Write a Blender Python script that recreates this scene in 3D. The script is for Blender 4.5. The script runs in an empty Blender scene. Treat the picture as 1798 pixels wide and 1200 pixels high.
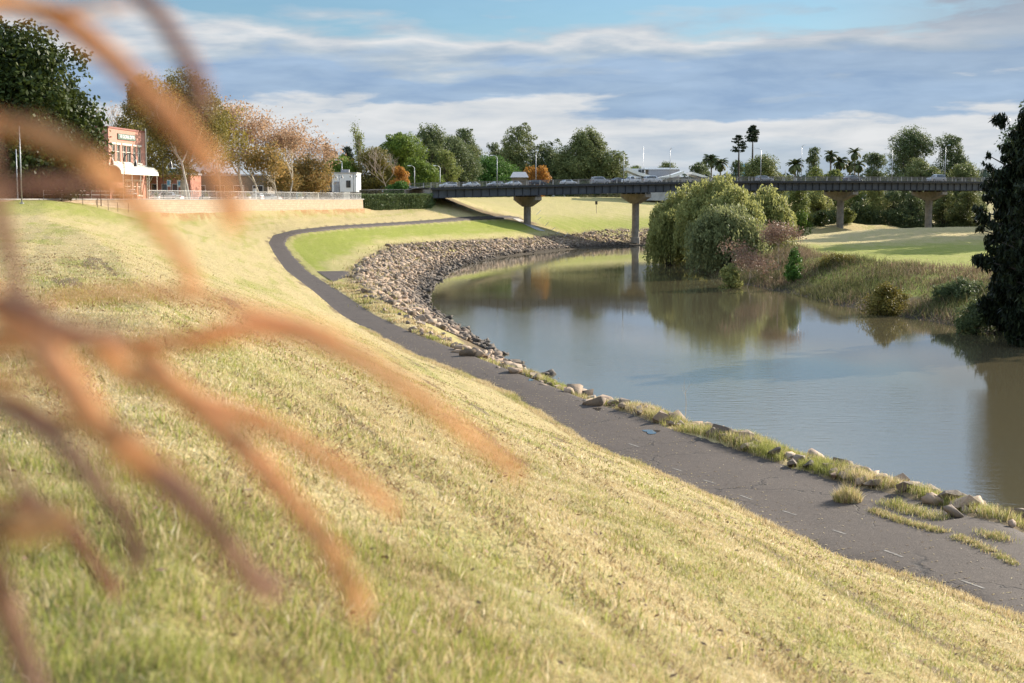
import bpy, bmesh, math, random
import numpy as np
from mathutils import Vector, Matrix
from mathutils.geometry import delaunay_2d_cdt
from mathutils.bvhtree import BVHTree
R = math.radians
rng = np.random.default_rng(7)
random.seed(7)
sc = bpy.context.scene
COL = sc.collection

# ------------------------------------------------------------------ camera model
FPX = 50/36*1798
PITCH = math.atan(250/FPX)
CAMZ = 10.0
def P(px, py, z=None, Z=None):
    cx, cy = (px-899)/FPX, (600-py)/FPX
    dx = cx; dy = math.cos(PITCH)+cy*math.sin(PITCH); dz = -math.sin(PITCH)+cy*math.cos(PITCH)
    t = (Z/dy) if Z is not None else (z-CAMZ)/dz
    return (dx*t, dy*t, CAMZ+dz*t)
def zat(py, Z): return P(899, py, Z=Z)[2]
def xat(px, py, Z): return P(px, py, Z=Z)[0]

# ------------------------------------------------------------------ object helpers
def tag(o, label=None, cat=None, group=None, kind=None):
    if label: o['label'] = label
    if cat: o['category'] = cat
    if group: o['group'] = group
    if kind: o['kind'] = kind
    return o
def thing(name, label, cat, loc=(0, 0, 0), rz=0, group=None):
    o = bpy.data.objects.new(name, None); COL.objects.link(o)
    o.location = loc; o.rotation_euler = (0, 0, rz); o.empty_display_size = .2
    return tag(o, label, cat, group)
def mkmesh(name, V, F, mats, smooth=False, attrs=None, midx=None, vattrs=None):
    """V (n,3) array, F (m,k) array or list of tuples"""
    me = bpy.data.meshes.new(name)
    V = np.asarray(V, dtype=np.float32)
    if isinstance(F, np.ndarray):
        m, k = F.shape
        me.vertices.add(len(V)); me.vertices.foreach_set('co', V.ravel())
        me.loops.add(m*k); me.loops.foreach_set('vertex_index', F.astype(np.int32).ravel())
        me.polygons.add(m)
        me.polygons.foreach_set('loop_start', np.arange(0, m*k, k, dtype=np.int32))
        me.polygons.foreach_set('loop_total', np.full(m, k, dtype=np.int32))
        me.update(calc_edges=True)
    else:
        me.from_pydata(V.tolist(), [], F); me.update()
    for mt in (mats if isinstance(mats, (list, tuple)) else [mats]): me.materials.append(mt)
    if smooth: me.polygons.foreach_set('use_smooth', np.ones(len(me.polygons), dtype=bool))
    if midx is not None: me.polygons.foreach_set('material_index', np.asarray(midx, dtype=np.int32))
    for k_, a in (vattrs or {}).items():
        a = np.asarray(a, dtype=np.float32)
        if a.ndim == 1:
            at = me.attributes.new(k_, 'FLOAT', 'POINT'); at.data.foreach_set('value', a)
        else:
            at = me.attributes.new(k_, 'FLOAT_VECTOR', 'POINT'); at.data.foreach_set('vector', a.ravel())
    return me
def obj(name, me, parent=None, **kw):
    o = bpy.data.objects.new(name, me); COL.objects.link(o)
    if parent is not None: o.parent = parent
    if kw: tag(o, **kw)
    return o

class MB:
    """collects primitive shapes into one mesh"""
    def __init__(s): s.v = []; s.f = []
    def add(s, V, F):
        b = len(s.v); s.v += [tuple(p) for p in V]; s.f += [tuple(i+b for i in f) for f in F]; return s
    def box(s, c, d, rz=0, top=1.0):
        x, y, z = d[0]/2, d[1]/2, d[2]/2
        cs, sn = math.cos(rz), math.sin(rz); V = []
        for dz in (-z, z):
            k = top if dz > 0 else 1
            for dx, dy in ((-x, -y), (x, -y), (x, y), (-x, y)):
                dx2, dy2 = dx*k, dy*k
                V.append((c[0]+dx2*cs-dy2*sn, c[1]+dx2*sn+dy2*cs, c[2]+dz))
        return s.add(V, [(3, 2, 1, 0), (4, 5, 6, 7), (0, 1, 5, 4), (1, 2, 6, 5), (2, 3, 7, 6), (3, 0, 4, 7)])
    def tube(s, pts, rad, n=6, cap=True):
        V, F = tube(pts, rad, n, cap); return s.add(V, F)
    def prism(s, prof, a, b):
        """profile of (u,z) swept between frames a,b: functions mapping (u,z)->xyz"""
        n = len(prof); V = [a(*p) for p in prof]+[b(*p) for p in prof]
        F = [(i, (i+1) % n, n+(i+1) % n, n+i) for i in range(n)]+[tuple(range(n-1, -1, -1)), tuple(range(n, 2*n))]
        return s.add(V, F)
    def build(s, name, mat, parent=None, smooth=False, **kw):
        me = bpy.data.meshes.new(name); me.from_pydata(s.v, [], s.f); me.materials.append(mat)
        bm = bmesh.new(); bm.from_mesh(me); bmesh.ops.recalc_face_normals(bm, faces=bm.faces); bm.to_mesh(me); bm.free()
        if smooth: me.polygons.foreach_set('use_smooth', np.ones(len(me.polygons), dtype=bool))
        return obj(name, me, parent, **kw)

def tube(pts, rad, n=6, cap=True):
    pts = np.asarray(pts, float); m = len(pts)
    rad = np.full(m, rad) if np.isscalar(rad) else np.asarray(rad, float)
    T = np.gradient(pts, axis=0); T /= np.linalg.norm(T, axis=1)[:, None]+1e-9
    ref = np.array([0, 0, 1.]) if abs(T[0][2]) < .9 else np.array([1., 0, 0])
    V = []; 
    for i in range(m):
        u = np.cross(ref, T[i]); u /= np.linalg.norm(u)+1e-9; w = np.cross(T[i], u)
        ref = w if abs(np.dot(T[i], ref)) > .95 else ref
        for k in range(n):
            a = 2*math.pi*k/n; V.append(pts[i]+rad[i]*(math.cos(a)*u+math.sin(a)*w))
    F = []
    for i in range(m-1):
        for k in range(n):
            F.append((i*n+k, i*n+(k+1) % n, (i+1)*n+(k+1) % n, (i+1)*n+k))
    if cap: F += [tuple(range(n-1, -1, -1)), tuple(range((m-1)*n, m*n))]
    return V, F

# ------------------------------------------------------------------ material helpers
def newmat(name):
    m = bpy.data.materials.new(name); m.use_nodes = True; nt = m.node_tree
    b = nt.nodes['Principled BSDF']; return m, nt, b
class N:
    def __init__(s, nt): s.nt = nt
    def n(s, t, **kw):
        nd = s.nt.nodes.new(t)
        for k, v in kw.items():
            if k == 'inp':
                for kk, vv in v.items():
                    if isinstance(vv, bpy.types.NodeSocket): s.nt.links.new(vv, nd.inputs[kk])
                    else: nd.inputs[kk].default_value = vv
            else: setattr(nd, k, v)
        return nd
    def math(s, op, a, b=0, c=None, clamp=False):
        d = {0: a, 1: b}
        if c is not None: d[2] = c
        return s.n('ShaderNodeMath', operation=op, use_clamp=clamp, inp=d).outputs[0]
    def vmul(s, v, k): return s.n('ShaderNodeVectorMath', operation='MULTIPLY', inp={0: v, 1: k}).outputs[0]
    def noise(s, v, scale, detail=4, rough=.55, dist=0):
        return s.n('ShaderNodeTexNoise', inp={'Vector': v, 'Scale': scale, 'Detail': detail, 'Roughness': rough, 'Distortion': dist}).outputs['Fac']
    def ramp(s, f, stops, interp='LINEAR'):
        nd = s.n('ShaderNodeValToRGB', inp={0: f}); cr = nd.color_ramp; cr.interpolation = interp
        while len(cr.elements) < len(stops): cr.elements.new(.5)
        for e, (p, c) in zip(cr.elements, stops):
            e.position = p; e.color = (c, c, c, 1) if np.isscalar(c) else (*c, 1)
        return nd.outputs[0]
    def mix(s, f, a, b, mode='MIX'):
        nd = s.nt.nodes.new('ShaderNodeMix'); nd.data_type = 'RGBA'; nd.blend_type = mode
        for i, v in ((0, f), (6, a), (7, b)):
            if isinstance(v, bpy.types.NodeSocket): s.nt.links.new(v, nd.inputs[i])
            else: nd.inputs[i].default_value = v if i == 0 else (*v, 1) if len(v) == 3 else v
        return nd.outputs[2]
    def attr(s, name, out='Fac'): return s.n('ShaderNodeAttribute', attribute_name=name).outputs[out]
    def link(s, a, b): s.nt.links.new(a, b)
    def pos(s): return s.n('ShaderNodeNewGeometry').outputs['Position']
    def bump(s, h, strength=.5, dist=.02):
        return s.n('ShaderNodeBump', inp={'Height': h, 'Strength': strength, 'Distance': dist}).outputs[0]

def simple(name, col, rough=.6, metal=0, var=.25, scale=3., bump=0, spec=.5):
    m, nt, b = newmat(name); g = N(nt)
    tc = g.n('ShaderNodeTexCoord').outputs['Object']
    f = g.noise(tc, scale, 5)
    lo = tuple(c*(1-var) for c in col); hi = tuple(min(1, c*(1+var*.7)) for c in col)
    g.link(g.ramp(f, [(.3, lo), (.7, hi)]), b.inputs['Base Color'])
    b.inputs['Roughness'].default_value = rough; b.inputs['Metallic'].default_value = metal
    b.inputs['Specular IOR Level'].default_value = spec
    if bump:
        g.link(g.bump(g.noise(tc, scale*6, 4), .6, bump), b.inputs['Normal'])
    return m

def leafmat(name, c1, c2, c3=None, trans=.3):
    """c1 dark, c2 light leaf colour, chosen per leaf"""
    m, nt, b = newmat(name); g = N(nt)
    lv = g.attr('lv')
    stops = [(.0, c1), (1., c2)] if c3 is None else [(.0, c1), (.6, c2), (1., c3)]
    col = g.ramp(lv, stops)
    g.link(col, b.inputs['Base Color']); b.inputs['Roughness'].default_value = .55
    b.inputs['Specular IOR Level'].default_value = .1
    tr = g.n('ShaderNodeBsdfTranslucent'); g.link(g.mix(.5, col, tuple(min(1, x*1.2) for x in (c3 or c2))), tr.inputs[0])
    mx = g.n('ShaderNodeMixShader', inp={0: trans}); g.link(b.outputs[0], mx.inputs[1]); g.link(tr.outputs[0], mx.inputs[2])
    g.link(mx.outputs[0], nt.nodes['Material Output'].inputs[0]); return m

# ------------------------------------------------------------------ terrain feature lines
def poly(pts, step):
    pts = [np.array(p, float) for p in pts]; out = []
    for a, b in zip(pts[:-1], pts[1:]):
        n = max(1, int(np.linalg.norm((b-a)[:2])/step))
        for i in range(n): out.append(a+(b-a)*i/n)
    out.append(pts[-1]); return out
# path edges: (left px, py, right px, py, height)
EDGES = [(1798,1096,1798,936,2.5),(1606,1038,1664,902,2.55),(1400,946,1537,857,2.6),(1300,898,1400,823,2.6),(1187,846,1298,792,2.6),
 (1075,805,1190,757,2.6),(1000,760,1100,727,2.6),(902,700,1000,692,2.6),(833,670,900,655,2.65),(733,630,800,612,2.7),
 (667,593,722,585,2.75),(600,553,662,560,2.8),(550,507,603,523,2.9),(500,473,545,480,3.2),(480,443,514,447,3.9),(471,425,499,426,4.6),(480,414,506,415,5.1)]
LE = [(22,-18,2.5),(17,0,2.5),(12.6,14,2.5)]+[P(a,b,z=z) for a,b,c,d,z in EDGES]
RE = [(27,-17,2.5),(21.5,2,2.5),(16.5,17,2.5)]+[P(c,d,z=z) for a,b,c,d,z in EDGES]
PC = [tuple((np.array(a)+np.array(b))/2) for a,b in zip(LE,RE)]
PW = [np.linalg.norm(np.array(a)-np.array(b))/2 for a,b in zip(LE,RE)]
# perpendicular half width
_pc = np.array(PC); _t = np.gradient(_pc[:, :2], axis=0); _t /= np.linalg.norm(_t, axis=1)[:, None]
for i in range(len(PC)):
    d = np.array(RE[i])[:2]-np.array(LE[i])[:2]; PW[i] = max(1.1, abs(_t[i][0]*d[1]-_t[i][1]*d[0])/2)
for px, py, Z in ((505,408.5,193),(530,404.6,199),(560,401.4,206),(600,397.8,219),(650,394.2,233),(700,390.8,247),(750,388.3,263),(800,386.6,279),(860,384,296),(905,382,312)):
    PC.append(P(px, py, Z=Z)); PW.append(1.15)
PC = np.array(PC); PW = np.array(PW)

def wallpt(t, off=0):   # off = to the left (town side)
    return (-45.8+.2027*t-.979*off, 179+.979*t+.2027*off)
def wall_t(px):
    k = (px-899)/FPX*.995
    return (-45.8-k*179)/(k*.979-.2027)
def hedge_pts():
    return [P(634,373,Z=266), P(665,373.5,Z=270), P(700,374,Z=275), P(735,373,Z=280), P(755,371,Z=284), P(765,367,Z=291), P(762,362,Z=299)]
CREST = [(28,-20,2.9),(23,0,2.95),(18.6,14.5,3.),(15.2,24.6,3.)]+[P(a,b-(20 if a > 1100 else 12),z=3.) for a,b in ((1798,918),(1650,880),(1550,850),(1450,820),(1350,795),(1250,763),(1150,731),(1050,702),(950,674),(880,645))]+\
  [P(a,b,z=z) for a,b,z in ((843,626,2.85),(800,607,2.85),(750,586,2.9),(710,560,2.95),(667,533,3.),(635,500,3.1),(631,470,3.1),(660,450,3.1),(700,433,3.1),(767,426,3.0),(833,422,2.9),(900,419,2.6),(975,416,2.3),(1050,411,2.1),(1100,409,2.1),(1150,409,2.0))]+\
  [(34,337,2.2),(42,348,2.4),(55,368,2.5),(84,398,2.5),(145,438,2.5)]
WATER = [(33,-18,0),(28,2,0),(23,16,0),(18.6,26,0),(15.8,34,0),(12.5,41.5,0),(9.2,51,0),(6.,60,0),(3.4,69,0),(1.4,78,0),(-.6,88,0),(-2.8,102,0)]+\
  [P(a,b,z=0) for a,b in ((777,563),(753,550),(738,527),(750,507),(770,487),(797,470),(833,460),(850,455),(925,445),(1000,437),(1075,433),(1150,431))]+[(38,322,0),(48,338,0),(62,352,0),(92,380,0),(150,420,0)]
RWATER = [(80,-20,0),(62,20,0),(52,40,0),(45,60,0),(40,80,0)]+[P(a,b,z=0) for a,b in ((1798,602),(1700,574),(1600,556),(1500,541),(1400,516),(1270,491),(1190,465))]+[(29,238,0),(38,256,0),(52,276,0),(72,298,0),(105,322,0),(165,352,0)]
RCREST = [(90,-15,3.2),(72,22,3.2),(60,50,3.2),(52,80,3.2),(47,105,3.2)]+[P(a,b,z=3.2) for a,b in ((1735,478),(1600,468),(1500,458),(1400,447))]+[(37,196,3.2),(36,215,3.2),(40,236,3.2),(48,252,3.3),(62,268,3.6),(82,286,4),(112,310,4),(170,342,4)]
BED = [(50,-20,-2.5),(44,20,-2.5),(31,50,-2.5),(20,90,-2.5),(13,130,-2.5),(9,170,-2.5),(8,200,-2.5),(14,240,-2.5),(26,270,-2.5),(46,295,-2.5),(75,322,-2.5),(120,355,-2.5),(160,385,-2.5)]
feat = []
def F(pts, step=4.): feat.extend(poly(pts, step))
F([(a[0], a[1], a[2]) for a in zip(*[np.array(LE)[:, i] for i in range(3)])], 2.5)
F(RE[:14], 2.5)
F(PC[19:], 3)
F(CREST, 2.5); F(WATER, 2.5); F(RWATER, 4); F(RCREST, 4); F(BED, 6)
LEVEE = [(6,-22,8.4),(0.2,-2,8.42),(-.5,2,8.42),(-5,20,8.35),(-13,47,8.15),(-24,80,8.2),(-36,110,8.5),(-45,138,9.3),(-49.5,153,10.1)]
F(LEVEE, 4)
F([(-25,-20,8.5),(-22,10,8.5),(-34,40,8.6),(-50,80,8.9),(-58,115,9.4),(-60,145,9.9)], 10)
F([(-90,-20,8.6),(-90,60,9.2),(-95,140,9.8)], 20)
F([(-160,-60,9),(-160,140,9.8),(-160,300,9.8)], 40)
WB = [(wall_t(px), z) for px, z in ((95,10.2),(180,8.75),(260,7.35),(400,7.47),(500,7.45),(635,7.4))]
F([(*wallpt(t, -.45), z) for t, z in WB], 3)
F([(*wallpt(t, .45), 9.6) for t in np.linspace(WB[0][0], WB[-1][0], 8)], 3)
F([(*wallpt(t, 14), 9.6) for t in np.linspace(WB[0][0], WB[-1][0]+20, 8)], 10)
F([(*wallpt(t, 45), 9.7) for t in np.linspace(WB[0][0], WB[-1][0]+20, 8)], 12)
HB = hedge_pts(); F([(p[0]+.3, p[1]-1.2, p[2]) for p in HB[:5]]+[(HB[5][0]+1.2, HB[5][1]-.5, HB[5][2])], 3)
F([(-30.5,277,9.6),(-24,283,9.7),(-17.5,292,10.6),(-17.5,297,11.6),(-34,305,11.4),(-60,312,10.6)], 3)
F([(-15,307,11.9),(-13.8,300,11.2),(-13.2,296,9.9)], 2)
F([(-14,318,11.),(-40,330,10.4)], 6)
F([P(785,352,Z=300), P(850,368,Z=304), P(893,381,Z=306)], 3)
F([P(850,384,Z=292), P(927,392,Z=300), P(960,398,Z=300)], 3)
F([P(945,380,Z=326), P(1000,379,Z=338), P(1050,379,Z=347), P(1140,379,Z=362), (60,395,6.2), (110,430,6.2)], 4)
F([P(820,350,Z=360), P(900,346,Z=410), P(1000,345,Z=440), P(1140,346,Z=470), (90,500,9.5), (160,500,9)], 8)
F([P(1450,426,Z=200), P(1600,426,Z=200), P(1740,424,Z=200), P(1900,424,Z=200)], 8)
F([P(1420,402,Z=258), P(1600,398,Z=262), P(1740,396,Z=262), P(1900,396,Z=262)], 8)
F([P(1400,392,Z=318), P(1469,387,Z=330)], 6)
F([P(1510,378,Z=345), P(1560,374,Z=345), P(1627,372,Z=345), P(1720,371,Z=345), P(1900,371,Z=345)], 6)
F([(150,420,7.5),(230,400,8)], 20)
F([(120,180,5),(110,110,4.5),(115,50,4.5),(130,-30,4.5)], 20)
for a in range(0, 360, 12):
    for r_ in (620, 1500, 5200):
        feat.append(np.array([r_*math.sin(R(a)), r_*math.cos(R(a)), 9.2]))
feat.append(np.array([0, -60, 8.4])); feat.append(np.array([-150, 430, 9.7])); feat.append(np.array([-60, 400, 9.9])); feat.append(np.array([10, 520, 10.2]))
feat = np.array(feat)
res = delaunay_2d_cdt([Vector((p[0], p[1])) for p in feat], [], [], 0, 1e-3)
tv, tf, orig = res[0], res[2], res[3]
TV = [(v.x, v.y, feat[o[0]][2]) for v, o in zip(tv, orig)]
bvh = BVHTree.FromPolygons(TV, tf)

# polar grid
NR = 620
rr = np.exp(np.linspace(math.log(.4), math.log(5000), NR))
th = np.concatenate([np.arange(-180, -40, 4.), np.arange(-40, -23, .5), np.arange(-23, 23, .075), np.arange(23, 40, .5), np.arange(40, 180.1, 4.)])
th = R(1)*th; NT = len(th)
RRg, THg = np.meshgrid(rr, th, indexing='ij')
GX, GY = RRg*np.sin(THg), RRg*np.cos(THg)
GZ = np.zeros_like(GX)
dn = Vector((0, 0, -1))
gx, gy = GX.ravel(), GY.ravel(); gz = np.zeros(len(gx))
for i in range(len(gx)):
    h = bvh.ray_cast(Vector((gx[i], gy[i], 100)), dn)
    gz[i] = h[0].z if h[0] is not None else 9.2
GZ = gz.reshape(GX.shape)
for _ in range(7):
    GZ[1:-1] = .25*GZ[:-2]+.5*GZ[1:-1]+.25*GZ[2:]
    GZ[:, 1:-1] = .25*GZ[:, :-2]+.5*GZ[:, 1:-1]+.25*GZ[:, 2:]

# value noise in numpy
def vnoise(x, y, seed=0):
    xi, yi = np.floor(x).astype(np.int64), np.floor(y).astype(np.int64); fx, fy = x-xi, y-yi
    fx = fx*fx*(3-2*fx); fy = fy*fy*(3-2*fy)
    def h(a, b):
        n = (a*374761393+b*668265263+seed*974634777) & 0xffffffff
        n = ((n ^ (n >> 13))*1274126177) & 0xffffffff
        return ((n ^ (n >> 16)) & 0xffff)/65535.
    return (h(xi, yi)*(1-fx)+h(xi+1, yi)*fx)*(1-fy)+(h(xi, yi+1)*(1-fx)+h(xi+1, yi+1)*fx)*fy
def fbm(x, y, o=4, seed=0):
    s = 0; a = .5; t = 0
    for i in range(o): s = s+a*vnoise(x*2**i, y*2**i, seed+i); t += a; a *= .55
    return s/t
def polydist(x, y, pts, closed=False):
    """distance to polyline, arc length there, signed side (+ = right of travel), interpolated index"""
    pts = np.asarray(pts, float)[:, :2]; best = np.full(x.shape, 1e9); arc = np.zeros(x.shape); sg = np.zeros(x.shape); ix = np.zeros(x.shape)
    L = 0
    for i in range(len(pts)-1):
        a, b = pts[i], pts[i+1]; d = b-a; l = np.hypot(*d)
        if l < 1e-6: continue
        t = np.clip(((x-a[0])*d[0]+(y-a[1])*d[1])/l**2, 0, 1)
        dx, dy = x-a[0]-t*d[0], y-a[1]-t*d[1]; dd = np.hypot(dx, dy); m = dd < best
        best = np.where(m, dd, best); arc = np.where(m, L+t*l, arc); ix = np.where(m, i+t, ix)
        sg = np.where(m, np.sign(dx*d[1]-dy*d[0]), sg); L += l
    return best, arc, sg, ix
def sstep(a, b, x): t = np.clip((x-a)/(b-a), 0, 1); return t*t*(3-2*t)
def pathinfo(x, y):
    d, s, sg, ix = polydist(x, y, PC); w = np.interp(ix, np.arange(len(PW)), PW); return d, s, sg, w
def HF(G, x, y):
    r = np.hypot(x, y); t = np.arctan2(x, y)
    fi = np.clip((np.log(np.maximum(r, .41))-math.log(.4))/(math.log(5000)-math.log(.4))*(NR-1), 0, NR-1.001)
    i = fi.astype(int); fr = fi-i
    j = np.clip(np.searchsorted(th, t)-1, 0, NT-2); ft = (t-th[j])/(th[j+1]-th[j])
    return (G[i, j]*(1-ft)+G[i, j+1]*ft)*(1-fr)+(G[i+1, j]*(1-ft)+G[i+1, j+1]*ft)*fr
# small ground roughness
RR = np.hypot(GX, GY)
pd, ps, psg, pw = pathinfo(GX, GY)
GZ0 = GZ.copy()
amp = sstep(0, 1.5, pd-pw)
GZ = GZ+amp*((fbm(GX*.45, GY*.45, 3, 5)-.5)*.28+(fbm(GX*2.2, GY*2.2, 3, 9)-.5)*.07)
# mower ruts along the slope
lane = psg*pd
GZ -= amp*np.where(psg < 0, .018*np.maximum(0, np.sin(pd*2*math.pi/2.2+2*fbm(ps*.05, pd*.1, 2, 3)))**6, 0)
GZ -= .09*(1-sstep(-.35, -.05, pd-pw))
def H(x, y): return HF(GZ, np.asarray(x, float), np.asarray(y, float))
def H0(x, y): return HF(GZ0, np.asarray(x, float), np.asarray(y, float))
def h1(x, y): return float(H(np.array([x]), np.array([y]))[0])

def inpoly(x, y, pts):
    c = np.zeros(x.shape, bool); n = len(pts); j = n-1
    for i in range(n):
        xi, yi = pts[i][:2]; xj, yj = pts[j][:2]
        c ^= ((yi > y) != (yj > y)) & (x < (xj-xi)*(y-yi)/((yj-yi) if yj != yi else 1e-9)+xi); j = i
    return c
# zone for the lush bank between the upper path and the boulders
LUSH = [p[:2] for p in PC[14:]]+[P(905,382,Z=305)[:2], P(960,400,Z=297)[:2]]+[c[:2] for c in CREST[::-1] if 108 < c[1] < 300 and c[0] < 12]
FARB = [P(940,392,Z=312)[:2], P(950,380,Z=328)[:2], P(1050,379,Z=347)[:2], P(1140,379,Z=362)[:2], (60,395), (84,398), (55,368), (34,337), P(1100,409,z=2.1)[:2], P(1000,414,z=2.2)[:2]]
def softpoly(x, y, pts, r):
    t = 0
    for dx, dy in ((0, 0), (r, 0), (-r, 0), (0, r), (0, -r), (.7*r, .7*r), (-.7*r, .7*r), (.7*r, -.7*r), (-.7*r, -.7*r)): t = t+inpoly(x+dx, y+dy, pts)
    return t/9.
def zones(x, y, z):
    """green 0..1, soil 0..1, leaf litter 0..1"""
    d, s, sg, w = pathinfo(x, y)
    left = sg < 0
    a = sg*d
    n1 = fbm(s*.045, d*.42, 4, 21); n2 = fbm(x*.35, y*.35, 4, 31); n3 = fbm(s*.09, d*1.5, 3, 41)
    g = .0+.62*sstep(.46, .72, .35*n1+.3*n2+.35*n3)
    # lush foot of the frame and the crown of the levee beside the viewer
    g = np.where(left, g+.5*(1-sstep(4.8, 7.6, y+2.2*n2+1.3*x))*(y > -5), g)
    r = np.hypot(x, y)
    g = np.where(left & (r > 120) & (r < 165) & (x < -36), np.maximum(g, .55*sstep(-36, -44, x)+.15), g)
    bench = softpoly(x, y, LUSH, 1.2)
    dc = polydist(x, y, CREST)[0]
    gl = .30+.75*sstep(2., 5.5, dc+3*(n2-.5))
    g = g*(1-bench)+bench*np.maximum(g*.5, np.minimum(gl, 1.))
    far = softpoly(x, y, FARB, 4.)
    ffield = (y > 318) & (x < 60) & (x > -14); g = np.where(ffield, .12+.35*n3, g); g = g*(1-far)+far*.9
    rf = (x > 30) & (y > 100) & (polydist(x, y, RWATER)[2] > 0)
    m = (y > 60) & (x > 28)
    gr = .08+.9*(1-sstep(172, 222, y+28*(n2-.5)+.15*(x-60))); g = np.where(m & (y < 340), np.clip(gr, .08, .9), g)
    soil = sstep(1.3, .5, z+.8*(n2-.5)); 
    near = sstep(.0, 1., z)
    crest_s = (1-sstep(.2, 2.2, polydist(x, y, CREST)[0]+.9*(n2-.5)))
    soil = np.maximum(soil, .75*crest_s*sstep(.35, .6, n2+.1))
    edge = (1-sstep(.0, .55, np.abs(d-w)+.5*(n3-.5)))*.5
    soil = np.maximum(soil, edge*sstep(.4, .6, n2))
    soil = np.maximum(soil, .55*sstep(.68, .78, n3)*left*(r > 5)*(r < 60))
    # dry bank edge beside the path
    g = np.where(np.abs(d-w) < .9, g*.55, g)
    wd = polydist(x, y, [wallpt(t, 0) for t in (WB[1][0]+12, WB[-1][0]+2)])[0]
    lf = .62*(1-sstep(1., 8, wd+5*(n2-.5)))*sstep(.3, .62, n2*.6+n3*.4+.05)
    lf = np.where(x > wallpt(0)[0]-20, lf, 0)
    dirt = (1-sstep(1., 4.5, polydist(x, y, [P(785,353,Z=300), P(850,368,Z=304), P(925,386,Z=306)])[0]+2*(n2-.5)))
    soil = np.maximum(soil, .7*dirt)
    return np.clip(g, 0, 1), np.clip(soil, 0, 1), np.clip(lf, 0, 1), d, s, sg, w

# ------------------------------------------------------------------ materials
def grasscol(g, greenf, soilf, leaff, sdv, extra=None):
    pos = g.pos()
    nA = g.noise(pos, 1.6, 6, .65); nB = g.noise(pos, 14, 4, .7); nC = g.noise(sdv, 1.2, 5, .65)
    straw = g.ramp(nB, [(.25, (.23, .165, .075)), (.5, (.41, .325, .155)), (.75, (.57, .475, .26))])
    green = g.ramp(nB, [(.25, (.12, .14, .02)), (.55, (.235, .255, .04)), (.8, (.36, .36, .085))])
    f = g.math('ADD', greenf, g.math('MULTIPLY', g.math('SUBTRACT', g.math('ADD', g.math('MULTIPLY', nA, .5), g.math('MULTIPLY', nC, .5)), .5), 2.2), clamp=True)
    c = g.mix(f, straw, green)
    soil = g.ramp(nA, [(.3, (.08, .055, .035)), (.7, (.19, .135, .085))])
    sf = g.math('MULTIPLY', g.math('SUBTRACT', g.math('ADD', soilf, nA), .62), 2.6, clamp=True)
    c = g.mix(g.math('MULTIPLY', sf, .85), c, soil)
    lf = g.math('MULTIPLY', g.math('SUBTRACT', g.math('ADD', leaff, g.noise(pos, 4.5, 6, .9)), .98), 7, clamp=True)
    c = g.mix(lf, c, g.ramp(nB, [(.3, (.22, .10, .045)), (.7, (.46, .25, .12))]))
    return c, nA, nB
M = {}
def mk_ground():
    m, nt, b = newmat('turf_ground'); g = N(nt)
    c, nA, nB = grasscol(g, g.attr('green'), g.attr('soil'), g.attr('leaf'), g.attr('sd', 'Vector'))
    zz_ = g.n('ShaderNodeSeparateXYZ', inp={0: g.pos()}).outputs[2]
    c = g.mix(g.ramp(g.math('ADD', zz_, g.math('MULTIPLY', nA, .3)), [(.42, .9), (.8, 0)]), c, (.045, .035, .025))
    g.link(c, b.inputs['Base Color']); b.inputs['Roughness'].default_value = .9; b.inputs['Specular IOR Level'].default_value = .1
    hgt = g.math('ADD', g.math('MULTIPLY', nA, 1.), g.math('MULTIPLY', g.noise(g.pos(), 22, 3, .8), .6))
    g.link(g.bump(hgt, .9, .12), b.inputs['Normal']); M['ground'] = m
mk_ground()
def mk_blade():
    m, nt, b = newmat('grass_blades'); g = N(nt)
    rv = g.attr('lv'); gr = g.attr('green')
    straw = g.ramp(rv, [(0, (.17, .10, .05)), (.28, (.42, .315, .155)), (.7, (.61, .495, .275)), (1, (.83, .73, .52))])
    green = g.ramp(rv, [(0, (.10, .12, .02)), (.5, (.25, .275, .05)), (1, (.44, .44, .14))])
    col = g.mix(gr, straw, green); g.link(col, b.inputs['Base Color']); b.inputs['Roughness'].default_value = .6
    b.inputs['Specular IOR Level'].default_value = .2
    tr = g.n('ShaderNodeBsdfTranslucent'); g.link(col, tr.inputs[0])
    mx = g.n('ShaderNodeMixShader', inp={0: .42}); g.link(b.outputs[0], mx.inputs[1]); g.link(tr.outputs[0], mx.inputs[2])
    g.link(mx.outputs[0], nt.nodes['Material Output'].inputs[0]); M['blade'] = m
mk_blade()
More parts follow.
